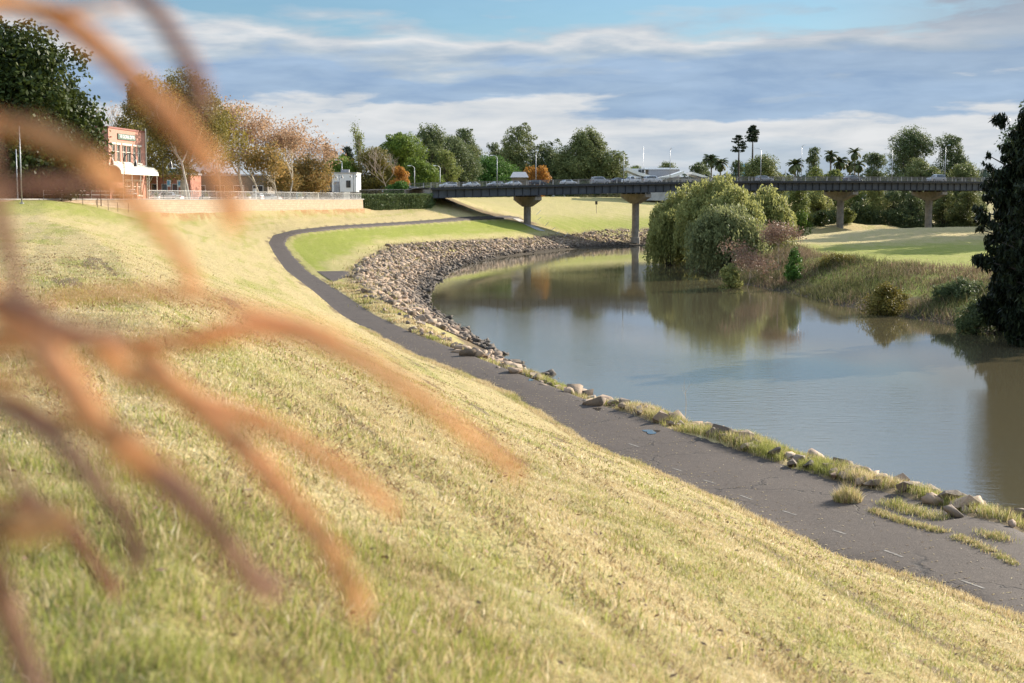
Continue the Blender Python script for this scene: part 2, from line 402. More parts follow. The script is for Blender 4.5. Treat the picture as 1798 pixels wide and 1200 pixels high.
def mk_asphalt():
    m, nt, b = newmat('old_asphalt'); g = N(nt); pos = g.pos()
    sp = g.noise(pos, 32, 4, .85); big = g.noise(pos, .7, 5, .6); mid = g.noise(pos, 5, 5, .65)
    c = g.ramp(sp, [(.3, (.022, .015, .011)), (.52, (.050, .037, .029)), (.66, (.088, .066, .050)), (.74, (.26, .20, .14))])
    c = g.mix(g.ramp(big, [(.35, 0), (.7, .75)]), c, g.ramp(sp, [(.3, (.031, .022, .017)), (.7, (.100, .075, .057))]))
    c = g.mix(g.ramp(mid, [(.60, 0), (.78, .55)]), c, (.13, .10, .07))
    c = g.mix(g.ramp(g.noise(pos, 13, 2, .9), [(.66, 0), (.70, .6)]), c, (.24, .20, .15))
    vor = g.n('ShaderNodeTexVoronoi', feature='DISTANCE_TO_EDGE', inp={'Vector': g.n('ShaderNodeVectorMath', operation='ADD', inp={0: pos, 1: g.vmul(g.n('ShaderNodeTexNoise', inp={'Vector': pos, 'Scale': 1.4, 'Detail': 6}).outputs['Color'], (1.6, 1.6, 0))}).outputs[0], 'Scale': .28})
    ck = g.ramp(vor.outputs['Distance'], [(.0, 1), (.012, 0)])
    ck = g.math('MULTIPLY', ck, g.ramp(g.noise(pos, .35, 2), [(.45, 0), (.52, 1)]))
    c = g.mix(ck, c, (.016, .013, .012))
    g.link(c, b.inputs['Base Color']); b.inputs['Roughness'].default_value = .82; b.inputs['Specular IOR Level'].default_value = .25
    hh = g.math('SUBTRACT', g.math('ADD', sp, g.math('MULTIPLY', mid, 1.5)), g.math('MULTIPLY', ck, 2.))
    g.link(g.bump(hh, .7, .012), b.inputs['Normal']); M['asphalt'] = m
mk_asphalt()
def mk_water():
    m, nt, b = newmat('river_water'); g = N(nt); pos = g.pos()
    b.inputs['Base Color'].default_value = (.082, .060, .026, 1)
    g.link(g.ramp(g.noise(pos, .02, 3), [(.3, (.092, .075, .040)), (.7, (.075, .066, .040))]), b.inputs['Base Color'])
    b.inputs['Roughness'].default_value = .035; b.inputs['IOR'].default_value = 1.333
    w1 = g.noise(g.vmul(pos, (.55, 1.5, 1)), 1.6, 3, .5, .4)
    w2 = g.noise(g.vmul(pos, (1., 1.6, 1)), 6.5, 3, .6)
    patch = g.ramp(g.noise(g.vmul(pos, (1, .45, 1)), .035, 3, .5), [(.42, .10), (.60, 1.)])
    sep = g.n('ShaderNodeSeparateXYZ', inp={0: pos})
    near = g.ramp(g.math('DIVIDE', sep.outputs[1], 200), [(.12, 1.), (.36, .6), (.5, .28), (1., .12)])
    st = g.math('MULTIPLY', patch, near)
    hgt = g.math('ADD', w1, g.math('MULTIPLY', w2, .35))
    bp = g.n('ShaderNodeBump', inp={'Height': hgt, 'Strength': st, 'Distance': .03})
    g.link(bp.outputs[0], b.inputs['Normal']); M['water'] = m
mk_water()
def mk_rock(name, use_attr):
    m, nt, b = newmat(name); g = N(nt)
    if use_attr: rnd = g.attr('lv')
    else: rnd = g.n('ShaderNodeObjectInfo').outputs['Random']
    pos = g.pos(); n = g.noise(pos, 5, 6, .7); n2 = g.noise(pos, 1.2, 3)
    base = g.ramp(rnd, [(0, (.07, .05, .034)), (.2, (.23, .16, .10)), (.4, (.36, .25, .165)), (.6, (.15, .11, .075)), (.8, (.42, .31, .21)), (1, (.28, .165, .10))])
    c = g.mix(g.ramp(n, [(.35, .0), (.65, .7)]), base, g.mix(.5, base, (.10, .085, .07)))
    z = g.n('ShaderNodeSeparateXYZ', inp={0: pos}).outputs[2]
    wet = g.ramp(g.math('MULTIPLY', g.math('ADD', z, g.math('MULTIPLY', n2, .7)), .5), [(.35, 1), (.8, 0)])
    c = g.mix(g.math('MULTIPLY', wet, .85), c, (.035, .028, .021))
    g.link(c, b.inputs['Base Color']); b.inputs['Roughness'].default_value = .85
    g.link(g.bump(n, .8, .06), b.inputs['Normal']); return m
M['rock'] = mk_rock('boulder_stone', False); M['rubble'] = mk_rock('rubble_stone', True)

M['concrete'] = simple('weathered_concrete', (.27, .235, .19), .85, var=.35, scale=.9, bump=.01)
M['concrete_pale'] = simple('pale_concrete', (.42, .40, .37), .85, var=.25, scale=.6)
M['steel'] = simple('blue_grey_steel_paint', (.052, .060, .072), .55, var=.35, scale=.5)
M['steel_dark'] = simple('dark_steel_edge', (.022, .024, .028), .6)
M['rail_grey'] = simple('galvanised_rail', (.17, .16, .15), .5, .3)
M['pole'] = simple('galvanised_pole', (.42, .43, .44), .45, .4)
M['black'] = simple('black_paint', (.018, .018, .02), .45)
M['white'] = simple('white_paint', (.72, .72, .70), .5, var=.08)
M['cream'] = simple('cream_paint', (.70, .66, .55), .5, var=.08)
M['lampglass'] = simple('lamp_glass', (.75, .75, .7), .2, var=.05)
M['glass'] = simple('dark_glass', (.035, .045, .05), .06, var=.2, spec=.8)
M['brickplain'] = simple('brick', (.42, .17, .11), .85)
M['green_sign'] = simple('green_sign_board', (.05, .11, .07), .5)
M['roof_grey'] = simple('grey_roof', (.30, .30, .31), .6)
M['shop_wall'] = simple('brown_shop_wall', (.16, .13, .10), .8, var=.4, scale=.5)
M['blue'] = simple('blue_panel', (.16, .36, .48), .5)
M['red'] = simple('red_paint', (.42, .08, .05), .5)
M['tyre'] = simple('tyre_rubber', (.02, .02, .02), .8)
M['rim'] = simple('wheel_rim', (.45, .46, .47), .35, .8)
M['taillight'] = simple('red_lens', (.35, .02, .02), .2)
M['headlight'] = simple('clear_lens', (.8, .8, .8), .15)
def brick(name, c1, c2, mort, sx, sy, scale=1.):
    m, nt, b = newmat(name); g = N(nt)
    uv = g.attr('uvw', 'Vector')
    br = g.n('ShaderNodeTexBrick', inp={'Vector': uv, 'Color1': (*c1, 1), 'Color2': (*c2, 1), 'Mortar': (*mort, 1), 'Scale': scale, 'Mortar Size': .012, 'Brick Width': sx, 'Row Height': sy, 'Bias': 0.})
    n = g.noise(uv, 1.3, 6, .7)
    c = g.mix(g.ramp(n, [(.4, 0), (.75, .5)]), br.outputs[0], tuple(x*.72 for x in c1))
    dk = g.ramp(g.math('MULTIPLY', g.noise(g.vmul(uv, (2.5, .3, 1)), 1.2, 5, .8), 1), [(.55, 0), (.75, .45)])
    c = g.mix(dk, c, (.16, .12, .09))
    g.link(c, b.inputs['Base Color']); b.inputs['Roughness'].default_value = .9
    g.link(g.bump(br.outputs['Fac'], .5, -.02), b.inputs['Normal']); return m
M['sandstone'] = brick('sandstone_blocks', (.47, .345, .225), (.38, .28, .18), (.20, .15, .10), .62, .3)
M['brick'] = brick('painted_brick', (.58, .255, .185), (.50, .215, .15), (.48, .29, .22), .24, .086)
M['bark_dark'] = simple('dark_bark', (.055, .043, .032), .95, var=.4, scale=2, bump=.02)
M['bark_grey'] = simple('grey_bark', (.20, .17, .13), .9, var=.4, scale=2, bump=.02)
M['bark_white'] = simple('pale_bark', (.52, .46, .37), .85, var=.35, scale=1.5)
M['twig'] = simple('bare_twigs', (.34, .27, .21), .9, var=.3)
L = {}
L['ficus'] = leafmat('ficus_leaves', (.014, .024, .007), (.042, .060, .014), (.08, .10, .022), .18)
L['gum'] = leafmat('gum_leaves', (.05, .068, .025), (.15, .175, .06), (.25, .265, .10), .22)
L['gumdark'] = leafmat('dark_gum_leaves', (.034, .052, .024), (.10, .13, .052), (.17, .20, .08), .26)
L['green'] = leafmat('green_leaves', (.045, .08, .014), (.13, .19, .03), (.22, .28, .05), .25)
L['round'] = leafmat('deep_green_leaves', (.03, .075, .015), (.085, .17, .03), (.14, .23, .045), .2)
L['olive'] = leafmat('olive_leaves', (.06, .055, .016), (.17, .145, .035), (.27, .22, .05), .25)
L['yellow'] = leafmat('yellowing_leaves', (.09, .07, .02), (.22, .17, .03), (.32, .25, .05), .35)
L['rust'] = leafmat('rusty_leaves', (.22, .12, .07), (.38, .235, .14), (.52, .36, .23), .35)
L['orange'] = leafmat('orange_leaves', (.20, .08, .02), (.38, .16, .035), (.48, .27, .06), .35)
L['mixed'] = leafmat('turning_leaves', (.11, .11, .03), (.26, .20, .06), (.40, .23, .09), .35)
L['willow'] = leafmat('willow_leaves', (.095, .11, .035), (.25, .265, .085), (.40, .39, .14), .4)
L['willowdark'] = leafmat('shaded_willow_leaves', (.075, .09, .04), (.19, .21, .085), (.31, .32, .14), .38)  # darker copy of the willow leaf colours, shade put into the colour
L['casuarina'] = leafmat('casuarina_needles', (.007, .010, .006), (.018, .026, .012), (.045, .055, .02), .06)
L['palm'] = leafmat('palm_fronds', (.03, .04, .015), (.08, .10, .035), (.13, .14, .06), .15)
L['pine'] = leafmat('pine_needles', (.012, .022, .014), (.035, .052, .026), (.055, .07, .035), .1)
L['hedge'] = leafmat('hedge_leaves', (.05, .08, .03), (.13, .18, .07), (.23, .27, .11), .15)
L['reddish'] = leafmat('reddish_twigs', (.13, .075, .05), (.25, .155, .11), (.33, .22, .15), .2)
L['weeds'] = leafmat('bank_weeds', (.05, .06, .018), (.17, .145, .06), (.36, .27, .15), .3)
L['light'] = leafmat('pale_green_leaves', (.06, .085, .02), (.16, .19, .05), (.26, .28, .09), .3)
L['far'] = leafmat('far_wood_leaves', (.022, .035, .026), (.05, .07, .048), (.07, .09, .06), .1)

# ------------------------------------------------------------------ ground sheet
g_, so_, lf_, d_, s_, sg_, w_ = zones(GX, GY, GZ)
V = np.stack([GX, GY, GZ], -1).reshape(-1, 3)
I = np.arange(NR*NT).reshape(NR, NT)
Fq = np.stack([I[:-1, :-1], I[:-1, 1:], I[1:, 1:], I[1:, :-1]], -1).reshape(-1, 4)[:, ::-1]
sdv = np.stack([s_*.06, sg_*d_*.55, np.zeros_like(s_)], -1).reshape(-1, 3)
me = mkmesh('ground', V, Fq, M['ground'], True, vattrs={'green': g_.ravel(), 'soil': so_.ravel(), 'leaf': lf_.ravel(), 'sd': sdv})
tag(obj('ground', me), kind='structure')
# water sheet
wv = []; 
me = mkmesh('river_water', [(-60, -40, 0), (260, -40, 0), (260, 460, 0), (-60, 460, 0)], [(0, 1, 2, 3)], M['water'])
tag(obj('river_water', me), kind='structure')
# path
def resample(P3, W, step):
    P3 = np.asarray(P3); seg = np.hypot(*np.diff(P3[:, :2], axis=0).T); L_ = np.concatenate([[0], np.cumsum(seg)])
    s = np.arange(0, L_[-1], step); 
    x = np.interp(s, L_, P3[:, 0]); y = np.interp(s, L_, P3[:, 1]); w = np.interp(s, L_, W)
    k = np.ones(9)/9
    def sm(a): p = np.pad(a, 4, mode='edge'); return np.convolve(p, k, 'valid')
    return sm(x), sm(y), sm(w), s
px_, py_, pw_, pss = resample(PC, PW, .4)
tx, ty = np.gradient(px_), np.gradient(py_); tl = np.hypot(tx, ty); nx, ny = ty/tl, -tx/tl
K = 13; U = np.linspace(-1, 1, K)
jl = (fbm(pss*.9, pss*0, 3, 77)-.5)*.38; jr = (fbm(pss*.9, pss*0, 3, 78)-.5)*.5
VX = []; 
for u in U:
    ww = u*pw_+(jr if u > .9 else jl if u < -.9 else 0)*1
    VX.append(np.stack([px_+nx*ww, py_+ny*ww], -1))
VX = np.stack(VX, 1)
VZ = H0(VX[..., 0], VX[..., 1])
# flat cross fall, taken from a smoothed centre height
cz = H0(px_, py_); cz = np.convolve(np.pad(cz, 12, mode='edge'), np.ones(25)/25, 'valid')
VZ = .35*VZ+.65*cz[:, None]+.035-.02*np.abs(U)[None]*1
VZ = np.maximum(VZ, H(VX[..., 0], VX[..., 1])+.02*(np.abs(U) < .95)[None])
VZ[:, 0] = H(VX[:, 0, 0], VX[:, 0, 1])-.03; VZ[:, -1] = H(VX[:, -1, 0], VX[:, -1, 1])-.03
n_ = len(px_); I = np.arange(n_*K).reshape(n_, K)
Fp = np.stack([I[:-1, :-1], I[:-1, 1:], I[1:, 1:], I[1:, :-1]], -1).reshape(-1, 4)
me = mkmesh('path', np.concatenate([VX, VZ[..., None]], -1).reshape(-1, 3), Fp, M['asphalt'], True)
tag(obj('path', me), kind='structure')
pbvh = BVHTree.FromPolygons([tuple(p) for p in np.concatenate([VX, VZ[..., None]], -1).reshape(-1, 3).tolist()], Fp.tolist())
def pz(x, y):
    h = pbvh.ray_cast(Vector((x, y, 50)), dn); return h[0].z if h[0] is not None else None
# side pad by the bend
mb = MB(); c = P(590, 490, z=3.05); c2 = P(630, 481, z=3.05)
quad = [P(556,479,z=3.05), P(585,497,z=3.0), P(606,489,z=3.05), P(636,480.5,z=3.1), P(606,478.5,z=3.1)]
q = [(p[0], p[1], h1(p[0], p[1])+.06) for p in quad]
me = mkmesh('pad', q, [(0, 1, 2, 3, 4)], M['asphalt']); tag(obj('path', me), kind='structure')
# painted dashes
M['paint'] = simple('worn_line_paint', (.17, .15, .125), .8, var=.7, scale=14)
mv, mf = [], []
dash = [(1104,783,1122,789),(1180,825,1196,830),(1235,846,1256,852),(1300,873,1321,881),(1374,902,1398,910),(1462,936,1485,944),(1552,972,1585,984),(1688,1021,1729,1034)]
for a, b_, c, d in dash:
    p, q = np.array(P(a, b_, z=2.6)), np.array(P(c, d, z=2.6)); dd = (q-p)[:2]; dd /= np.linalg.norm(dd); nn = np.array([-dd[1], dd[0]])*.028
    L_ = np.linalg.norm((q-p)[:2]); n = max(2, int(L_/.25))
    for i in range(n+1):
        c0 = p[:2]+(q-p)[:2]*i/n
        for s in (-1, 1):
            e = c0+nn*s*(1+.3*random.random()); z = pz(*e) or 2.6; mv.append((e[0], e[1], z+.006))
        if i < n: k = len(mv)-2; mf.append((k, k+1, k+3, k+2))
tag(obj('path_marking', mkmesh('path_marking', mv, mf, M['paint'])), kind='structure')
# puddles
M['puddle'], nt, b = newmat('puddle_water'); b.inputs['Base Color'].default_value = (.04, .035, .03, 1); b.inputs['Roughness'].default_value = .03
for (a, b_, rx, ry) in ((1144,762,.24,.42),(1049,723,.13,.35),(932,675,.1,.3)):
    c = P(a, b_, z=2.62); vs = []; zz = max(filter(None, (pz(c[0]+dx*.3, c[1]+dy*.5) for dx in (-1, 0, 1) for dy in (-1, 0, 1))))
    for k in range(18):
        t = 2*math.pi*k/18; rj = 1+.25*math.sin(3*t+a)+.12*math.sin(5*t)
        vs.append((c[0]+rx*rj*math.cos(t), c[1]+ry*rj*math.sin(t), zz+.004))
    tag(obj('puddle', mkmesh('puddle', vs, [tuple(range(18))], M['puddle'])), kind='structure')

# ------------------------------------------------------------------ grass blades
def blades(x, y, z, hgt, wid, lean, green, lv, name_=None):
    n = len(x); a = rng.uniform(0, 2*math.pi, n); la = rng.uniform(0, 2*math.pi, n)
    cx, cy = np.cos(a)*wid/2, np.sin(a)*wid/2
    lx, ly = np.cos(la)*lean*hgt, np.sin(la)*lean*hgt
    zz = np.maximum(.15, np.sqrt(np.maximum(0, 1-lean**2)))*hgt
    base = np.stack([x, y, z], -1)
    v0 = base+np.stack([-cx, -cy, -.01+0*x], -1); v1 = base+np.stack([cx, cy, -.01+0*x], -1)
    v2 = base+np.stack([lx*.45+cx*.8, ly*.45+cy*.8, zz*.6], -1); v3 = base+np.stack([lx*.45-cx*.8, ly*.45-cy*.8, zz*.6], -1)
    v4 = base+np.stack([lx, ly, zz], -1)
    V = np.stack([v0, v1, v2, v3, v4, v4], 1).reshape(-1, 3)
    b = np.arange(n)*6
    F1 = np.stack([b, b+1, b+2, b+3], -1); F2 = np.stack([b+3, b+2, b+4, b+5], -1)
    # second face as quad w/ coincident tip split slightly
    V[5::6] += np.stack([cx*.12, cy*.12, 0*x], -1); V[4::6] -= np.stack([cx*.12, cy*.12, 0*x], -1)
    F2 = np.stack([b+3, b+2, b+5, b+4], -1)
    return V, np.concatenate([F1, F2]), {'green': np.repeat(green, 6), 'lv': np.repeat(lv, 6)}
def joinset(sets):
    Vs, Fs, A = [], [], {}; off = 0
    for V, Fc, at in sets:
        Vs.append(V); Fs.append(Fc+off); off += len(V)
        for k, v in at.items(): A.setdefault(k, []).append(v)
    return np.concatenate(Vs), np.concatenate(Fs), {k: np.concatenate(v) for k, v in A.items()}
def sample_view(n, y0, y1, pad=.03, power=1.):
    Y = np.sqrt(rng.uniform(y0**2, y1**2, n)) if power == 1. else y0*(y1/y0)**rng.uniform(0, 1, n)
    X = rng.uniform(-.36-pad, .36+pad, n)*Y; return X, Y
sets = []
def lay(n, y0, y1, hg, wd, lean=(.2, .95), keep=None, power=1.):
    x, y = sample_view(n, y0, y1, .03, power)
    z = H(x, y); g, so, lf, d, s, sg, w = zones(x, y, z)
    ok = (sg < 0) & (d > w-.05) & (rng.uniform(0, 1, n) > so*.8)
    # drop blades facing away beyond the frame bottom
    x, y, z, g, d, w, s = x[ok], y[ok], z[ok], g[ok], d[ok], w[ok], s[ok]; n = len(x)
    cl = fbm(x*2.6, y*2.6, 3, 55); sdn = fbm(s*.08, d*2., 3, 61)
    h = rng.uniform(hg[0], hg[1], n)*(.45+1.1*cl)
    h *= 1+1.2*(1-sstep(0, .5, np.abs(d-w)))
    mixv = np.clip(g+1.9*(.5*cl+.5*sdn-.5), 0, 1)
    gg = (rng.uniform(0, 1, n) < mixv*.6+.03).astype(float)*rng.uniform(.65, 1, n)
    lv = np.clip(rng.normal(.5, .2, n)+.75*(fbm(x*3.3+7, y*3.3, 3, 88)-.5)+.45*(fbm(s*.25, d*2.6, 3, 93)-.5), 0, 1); ln = np.where(gg > .3, rng.uniform(.1, .75, n), rng.uniform(lean[0], lean[1], n))
    sets.append(blades(x, y, z, h, rng.uniform(wd[0], wd[1], n), ln, gg, lv))
lay(170000, 3.6, 9, (.02, .055), (.0025, .005), (.6, .99))
lay(190000, 9, 20, (.02, .055), (.005, .010), (.6, .99))
lay(120000, 20, 45, (.022, .055), (.010, .022), (.6, .99), power=2)
lay(60000, 45, 80, (.022, .05), (.018, .038), (.6, .99), power=2)
lay(60000, 80, 170, (.02, .05), (.025, .05), (.7, .99), power=2)
# lush tufts low at the left and scattered taller sprigs
n = 26000; x, y = sample_view(n, 3.6, 8.5); ok = (x < .55*(7.2-y)-.2) & (fbm(x*3.2, y*3.2, 3, 71) > .46); x, y = x[ok], y[ok]; n = len(x)
sets.append(blades(x, y, H(x, y), rng.uniform(.05, .13, n), rng.uniform(.003, .007, n), rng.uniform(.2, .8, n), (rng.uniform(0, 1, n) < .8)*.95, np.clip(rng.normal(.5, .22, n), 0, 1)))
n = 30000; x, y = sample_view(n, 5, 40, power=2); z = H(x, y); d, s, sg, w = pathinfo(x, y); ok = (sg < 0) & (d > w+.1) & (fbm(x*1.7, y*1.7, 3, 72)+.35*fbm(s*.15, d*2, 2, 73) > .70); x, y, z = x[ok], y[ok], z[ok]; n = len(x)
sets.append(blades(x, y, z, rng.uniform(.05, .11, n), .0035+.0006*y, rng.uniform(.2, .9, n), (rng.uniform(0, 1, n) < .55)*.9, np.clip(rng.normal(.5, .25, n), 0, 1)))
# brown thatch lying in broken rows
n = 90000; x, y = sample_view(n, 4, 45, power=2); z = H(x, y); d, s, sg, w = pathinfo(x, y); q = fbm(s*.16, d*1.9, 4, 74); ok = (sg < 0) & (d > w+.1) & (q > .60); x, y, z = x[ok], y[ok], z[ok]; n = len(x)
sets.append(blades(x, y, z+.012, rng.uniform(.03, .09, n), .0035+.0007*y, rng.uniform(.9, .995, n), np.zeros(n), np.clip(rng.normal(.12, .16, n), 0, 1)))
V, Fc, A = joinset(sets)
me = mkmesh('mown_grass', V, Fc, M['blade'], vattrs=A)
tag(obj('mown_grass', me), label='mown straw and green grass covering the sloping levee', cat='grass', kind='stuff')
# path edge fringe and verge weeds on the river side
sets = []
def fringe(n, tmin, tmax, offs, hg, wd, gbase, clump=.5, side=1, lean=(.1, .7)):
    k = rng.uniform(tmin, tmax, n); i = np.clip(np.searchsorted(py_, 0), 0, 0)
    # parameter by distance Y along path
    idx = np.interp(k, py_[:np.argmax(py_ > 186) or None], np.arange(len(py_))[:np.argmax(py_ > 186) or None]).astype(int)
    o = rng.uniform(offs[0], offs[1], n)
    x = px_[idx]+side*nx[idx]*(pw_[idx]+o)+rng.normal(0, .1, n); y = py_[idx]+side*ny[idx]*(pw_[idx]+o)+rng.normal(0, .1, n)
    cl = fbm(x*.9, y*.9, 3, 91); ok = cl > clump; x, y, cl = x[ok], y[ok], cl[ok]; n = len(x)
    z = H(x, y); ok = z > .5; x, y, z, cl = x[ok], y[ok], z[ok], cl[ok]; n = len(x)
    g = (rng.uniform(0, 1, n) < gbase+1.5*(fbm(x*.5, y*.5, 2, 17)-.5)).astype(float)*.9
    sets.append(blades(x, y, z, rng.uniform(hg[0], hg[1], n)*(.6+1.6*(cl-clump)), rng.uniform(wd[0], wd[1], n), rng.uniform(*lean, n), g, np.clip(rng.normal(.5, .25, n), 0, 1)))
fringe(140000, 15, 62, (.0, 2.0), (.14, .38), (.006, .014), .62, .36)
fringe(26000, 60, 120, (.0, 2.2), (.12, .3), (.02, .05), .3, .47)
fringe(9000, 15, 100, (-.05, .35), (.06, .16), (.008, .02), .2, .3)
fringe(42000, 14, 80, (-.15, .3), (.05, .16), (.005, .012), .15, .3, -1, (.2, .9))
# grassy strip splitting the path from the apron
strip = [P(a, b_, z=2.6) for a, b_ in ((1798,1000),(1742,977),(1657,946),(1588,925),(1537,905))]
def striplay(pts, n, wid, hg, wd, g0):
    pts = np.array(poly(pts, .3)); i = rng.integers(0, len(pts), n); x = pts[i, 0]+rng.normal(0, wid, n); y = pts[i, 1]+rng.normal(0, wid, n)
    cl = fbm(x*2.5, y*2.5, 2, 13); ok = cl > .33; x, y, cl = x[ok], y[ok], cl[ok]; n = len(x)
    z = np.array([pz(a, b_) or h1(a, b_) for a, b_ in zip(x, y)])
    g = (rng.uniform(0, 1, n) < g0).astype(float)*.9
    sets.append(blades(x, y, z, rng.uniform(hg[0], hg[1], n)*(.5+cl), rng.uniform(wd[0], wd[1], n), rng.uniform(.2, .9, n), g, np.clip(rng.normal(.45, .25, n), 0, 1)))
striplay(strip, 5200, .09, (.03, .11), (.006, .012), .4)
striplay([P(1640,917,z=2.6), P(1610,910,z=2.6), P(1565,893,z=2.6)], 1600, .18, (.07, .2), (.006, .012), .6)
striplay([P(1752,957,z=2.6), P(1738,952,z=2.6)], 800, .15, (.06, .14), (.006, .012), .5)
V, Fc, A = joinset(sets)
me = mkmesh('verge_weeds', V, Fc, M['blade'], vattrs=A)
tag(obj('verge_weeds', me), label='tall green and straw weeds along both edges of the path', cat='weeds', kind='stuff')
# straw tuft standing in the path
def tuft(px, py, z, n, rad, hg, g0, label, name='grass_tuft'):
    c = P(px, py, z=z); zz = pz(c[0], c[1]) or h1(c[0], c[1])
    r = rad*np.sqrt(rng.uniform(0, 1, n)); a = rng.uniform(0, 2*math.pi, n)
    x, y = r*np.cos(a), r*np.sin(a); hh = rng.uniform(hg[0], hg[1], n)*(1.1-r/rad*.6)
    V, Fc, A = blades(x, y, 0*x, hh, rng.uniform(.008, .014, n), rng.uniform(.1, .75, n), (rng.uniform(0, 1, n) < g0)*.9, np.clip(rng.normal(.45, .2, n), 0, 1))
    o = obj(name, mkmesh(name, V, Fc, M['blade'], vattrs=A)); o.location = (c[0], c[1], zz); tag(o, label=label, cat='grass tuft')
tuft(1488, 886, 2.6, 900, .34, (.25, .55), .25, 'bushy straw coloured grass tuft growing out of the asphalt path')

def litter():
    n = 5200; idx = rng.integers(0, int(np.argmax(py_ > 75)), n); u = np.where(rng.uniform(0, 1, n) < .5, rng.uniform(-1, 1, n), -1+np.abs(rng.normal(0, .25, n)))
    x = px_[idx]+nx[idx]*pw_[idx]*u; y = py_[idx]+ny[idx]*pw_[idx]*u; V = []; Fc = []
    for a, b_ in zip(x, y):
        z = pz(a, b_)
        if z is None: continue
        l, w, t_ = random.uniform(.008, .035), random.uniform(.006, .016), random.uniform(0, 6.28); c_, s_ = math.cos(t_), math.sin(t_); k = len(V)
        for p_, q_, dz_ in ((-l, -w, .004), (l, -w, .012), (l, w, .016), (-l, w, .006)): V.append((a+p_*c_-q_*s_, b_+p_*s_+q_*c_, z+dz_))
        Fc.append((k, k+1, k+2, k+3))
    m = len(V)
    obj('leaf_litter', mkmesh('leaf_litter', V, Fc, M['blade'], vattrs={'green': np.zeros(m), 'lv': np.repeat(rng.uniform(0, .8, m//4), 4)}), label='dry grass clippings and leaf scraps strewn over the asphalt path', cat='leaf litter', kind='stuff')
def slope_leaves():
    n = 900; x, y = sample_view(n, 5, 60, power=2); d, s, sg, w = pathinfo(x, y); ok = (sg < 0) & (d > w); x, y = x[ok], y[ok]; n = len(x)
    p = np.stack([x, y, H(x, y)+.05], -1); V, Fc, lv = quads(p, 1.); c = np.repeat(p, 4, 0); sc_ = np.repeat(.035+.0012*y, 4)[:, None]; V = c+(V-c)*sc_*np.array([1, 1, .4])
    obj('fallen_leaves', mkmesh('fallen_leaves', V, Fc, M['dead'], vattrs={'lv': lv}), label='scattered dead brown leaves lying on the grassy slope', cat='fallen leaves', kind='stuff')
M['dead'] = simple('dead_leaf', (.20, .115, .06), .8)
litter()
# ------------------------------------------------------------------ rocks
def hull_rock(seed, n=10):
    r = random.Random(seed); bm = bmesh.new()
    for i in range(n):
        v = Vector((r.gauss(0, 1), r.gauss(0, 1), r.gauss(0, 1))).normalized()
        v = Vector((v.x*r.uniform(.75, 1.), v.y*r.uniform(.6, .85), v.z*r.uniform(.5, .75))); bm.verts.new(v*.58)
    res = bmesh.ops.convex_hull(bm, input=bm.verts)
    bmesh.ops.delete(bm, geom=[e for e in res['geom_interior'] if isinstance(e, bmesh.types.BMVert)], context='VERTS')
    bmesh.ops.recalc_face_normals(bm, faces=bm.faces)
    return bm
variants = []; vdata = []
for k in range(12):
    bm = hull_rock(100+k, 10+k % 5)
    bmt = bm.copy(); bmt.verts.ensure_lookup_table(); bmt.verts.index_update()
    vdata.append((np.array([v.co[:] for v in bmt.verts]), np.array([[v.index for v in f.verts] for f in bmt.faces if len(f.verts) == 3])))
    bmesh.ops.bevel(bm, geom=list(bm.edges), offset=.008, segments=1, affect='EDGES')
    me = bpy.data.meshes.new('boulder'); bm.to_mesh(me); bm.free(); bmt.free(); me.materials.append(M['rock']); variants.append(me)
CR = np.array(poly(CREST, .25)); ZN = {
 'a': 'weathered grey boulder edging the path in the near foreground, weeds between',
 'b': 'angular boulder on the bank edge beside the middle stretch of the path',
 'c': 'jumbled boulder in the rock pile between path and the calm river bend'}
cnt = 0; tries = 0
ci = [i for i in range(len(CR)) if 23 < CR[i][1] < 112]
ct = np.gradient(CR[:, :2], axis=0); ct /= np.linalg.norm(ct, axis=1)[:, None]+1e-9
placed = []
nearcnt = 0
while cnt < 296 and tries < 30000:
    tries += 1
    i = random.choice(ci); Y = CR[i][1]
    if (nearcnt < 225) != (Y < 62): continue
    wide = .6 if Y < 62 else 1.3+1.1*min(1, (Y-62)/35)
    if Y < 62 and fbm(np.array([i*.045]), np.array([0.]), 2, 5)[0] < .36 and random.random() < .5: continue
    o = random.uniform(-1.25 if Y < 62 else -.5, wide); n = (ct[i][1], -ct[i][0])
    x, y = CR[i][0]+n[0]*o, CR[i][1]+n[1]*o
    s = random.choice([.2, .3, .35, .45, .5, .6, .75])*random.uniform(.85, 1.15)*(.85 if Y < 50 else 1)
    if any((x-a)**2+(y-b_)**2 < (.30*(s+q))**2 for a, b_, q in placed): continue
    z = max(h1(x, y), 0)+s*.2
    if z < .3 or pz(x, y): continue
    placed.append((x, y, s)); nearcnt += Y < 62
    key = 'a' if Y < 48 else 'b' if Y < 72 else 'c'
    ob = bpy.data.objects.new('boulder', random.choice(variants)); COL.objects.link(ob)
    ob.location = (x, y, z); ob.scale = (s, s, s*random.uniform(.8, 1.1)); ob.rotation_euler = (random.uniform(-.35, .35), random.uniform(-.35, .35), random.uniform(0, 6.28))
    tag(ob, ZN[key], 'boulder', {'a': 'boulders beside the near path', 'b': 'boulders beside the middle of the path', 'c': 'boulders piled at the river bend'}[key]); cnt += 1
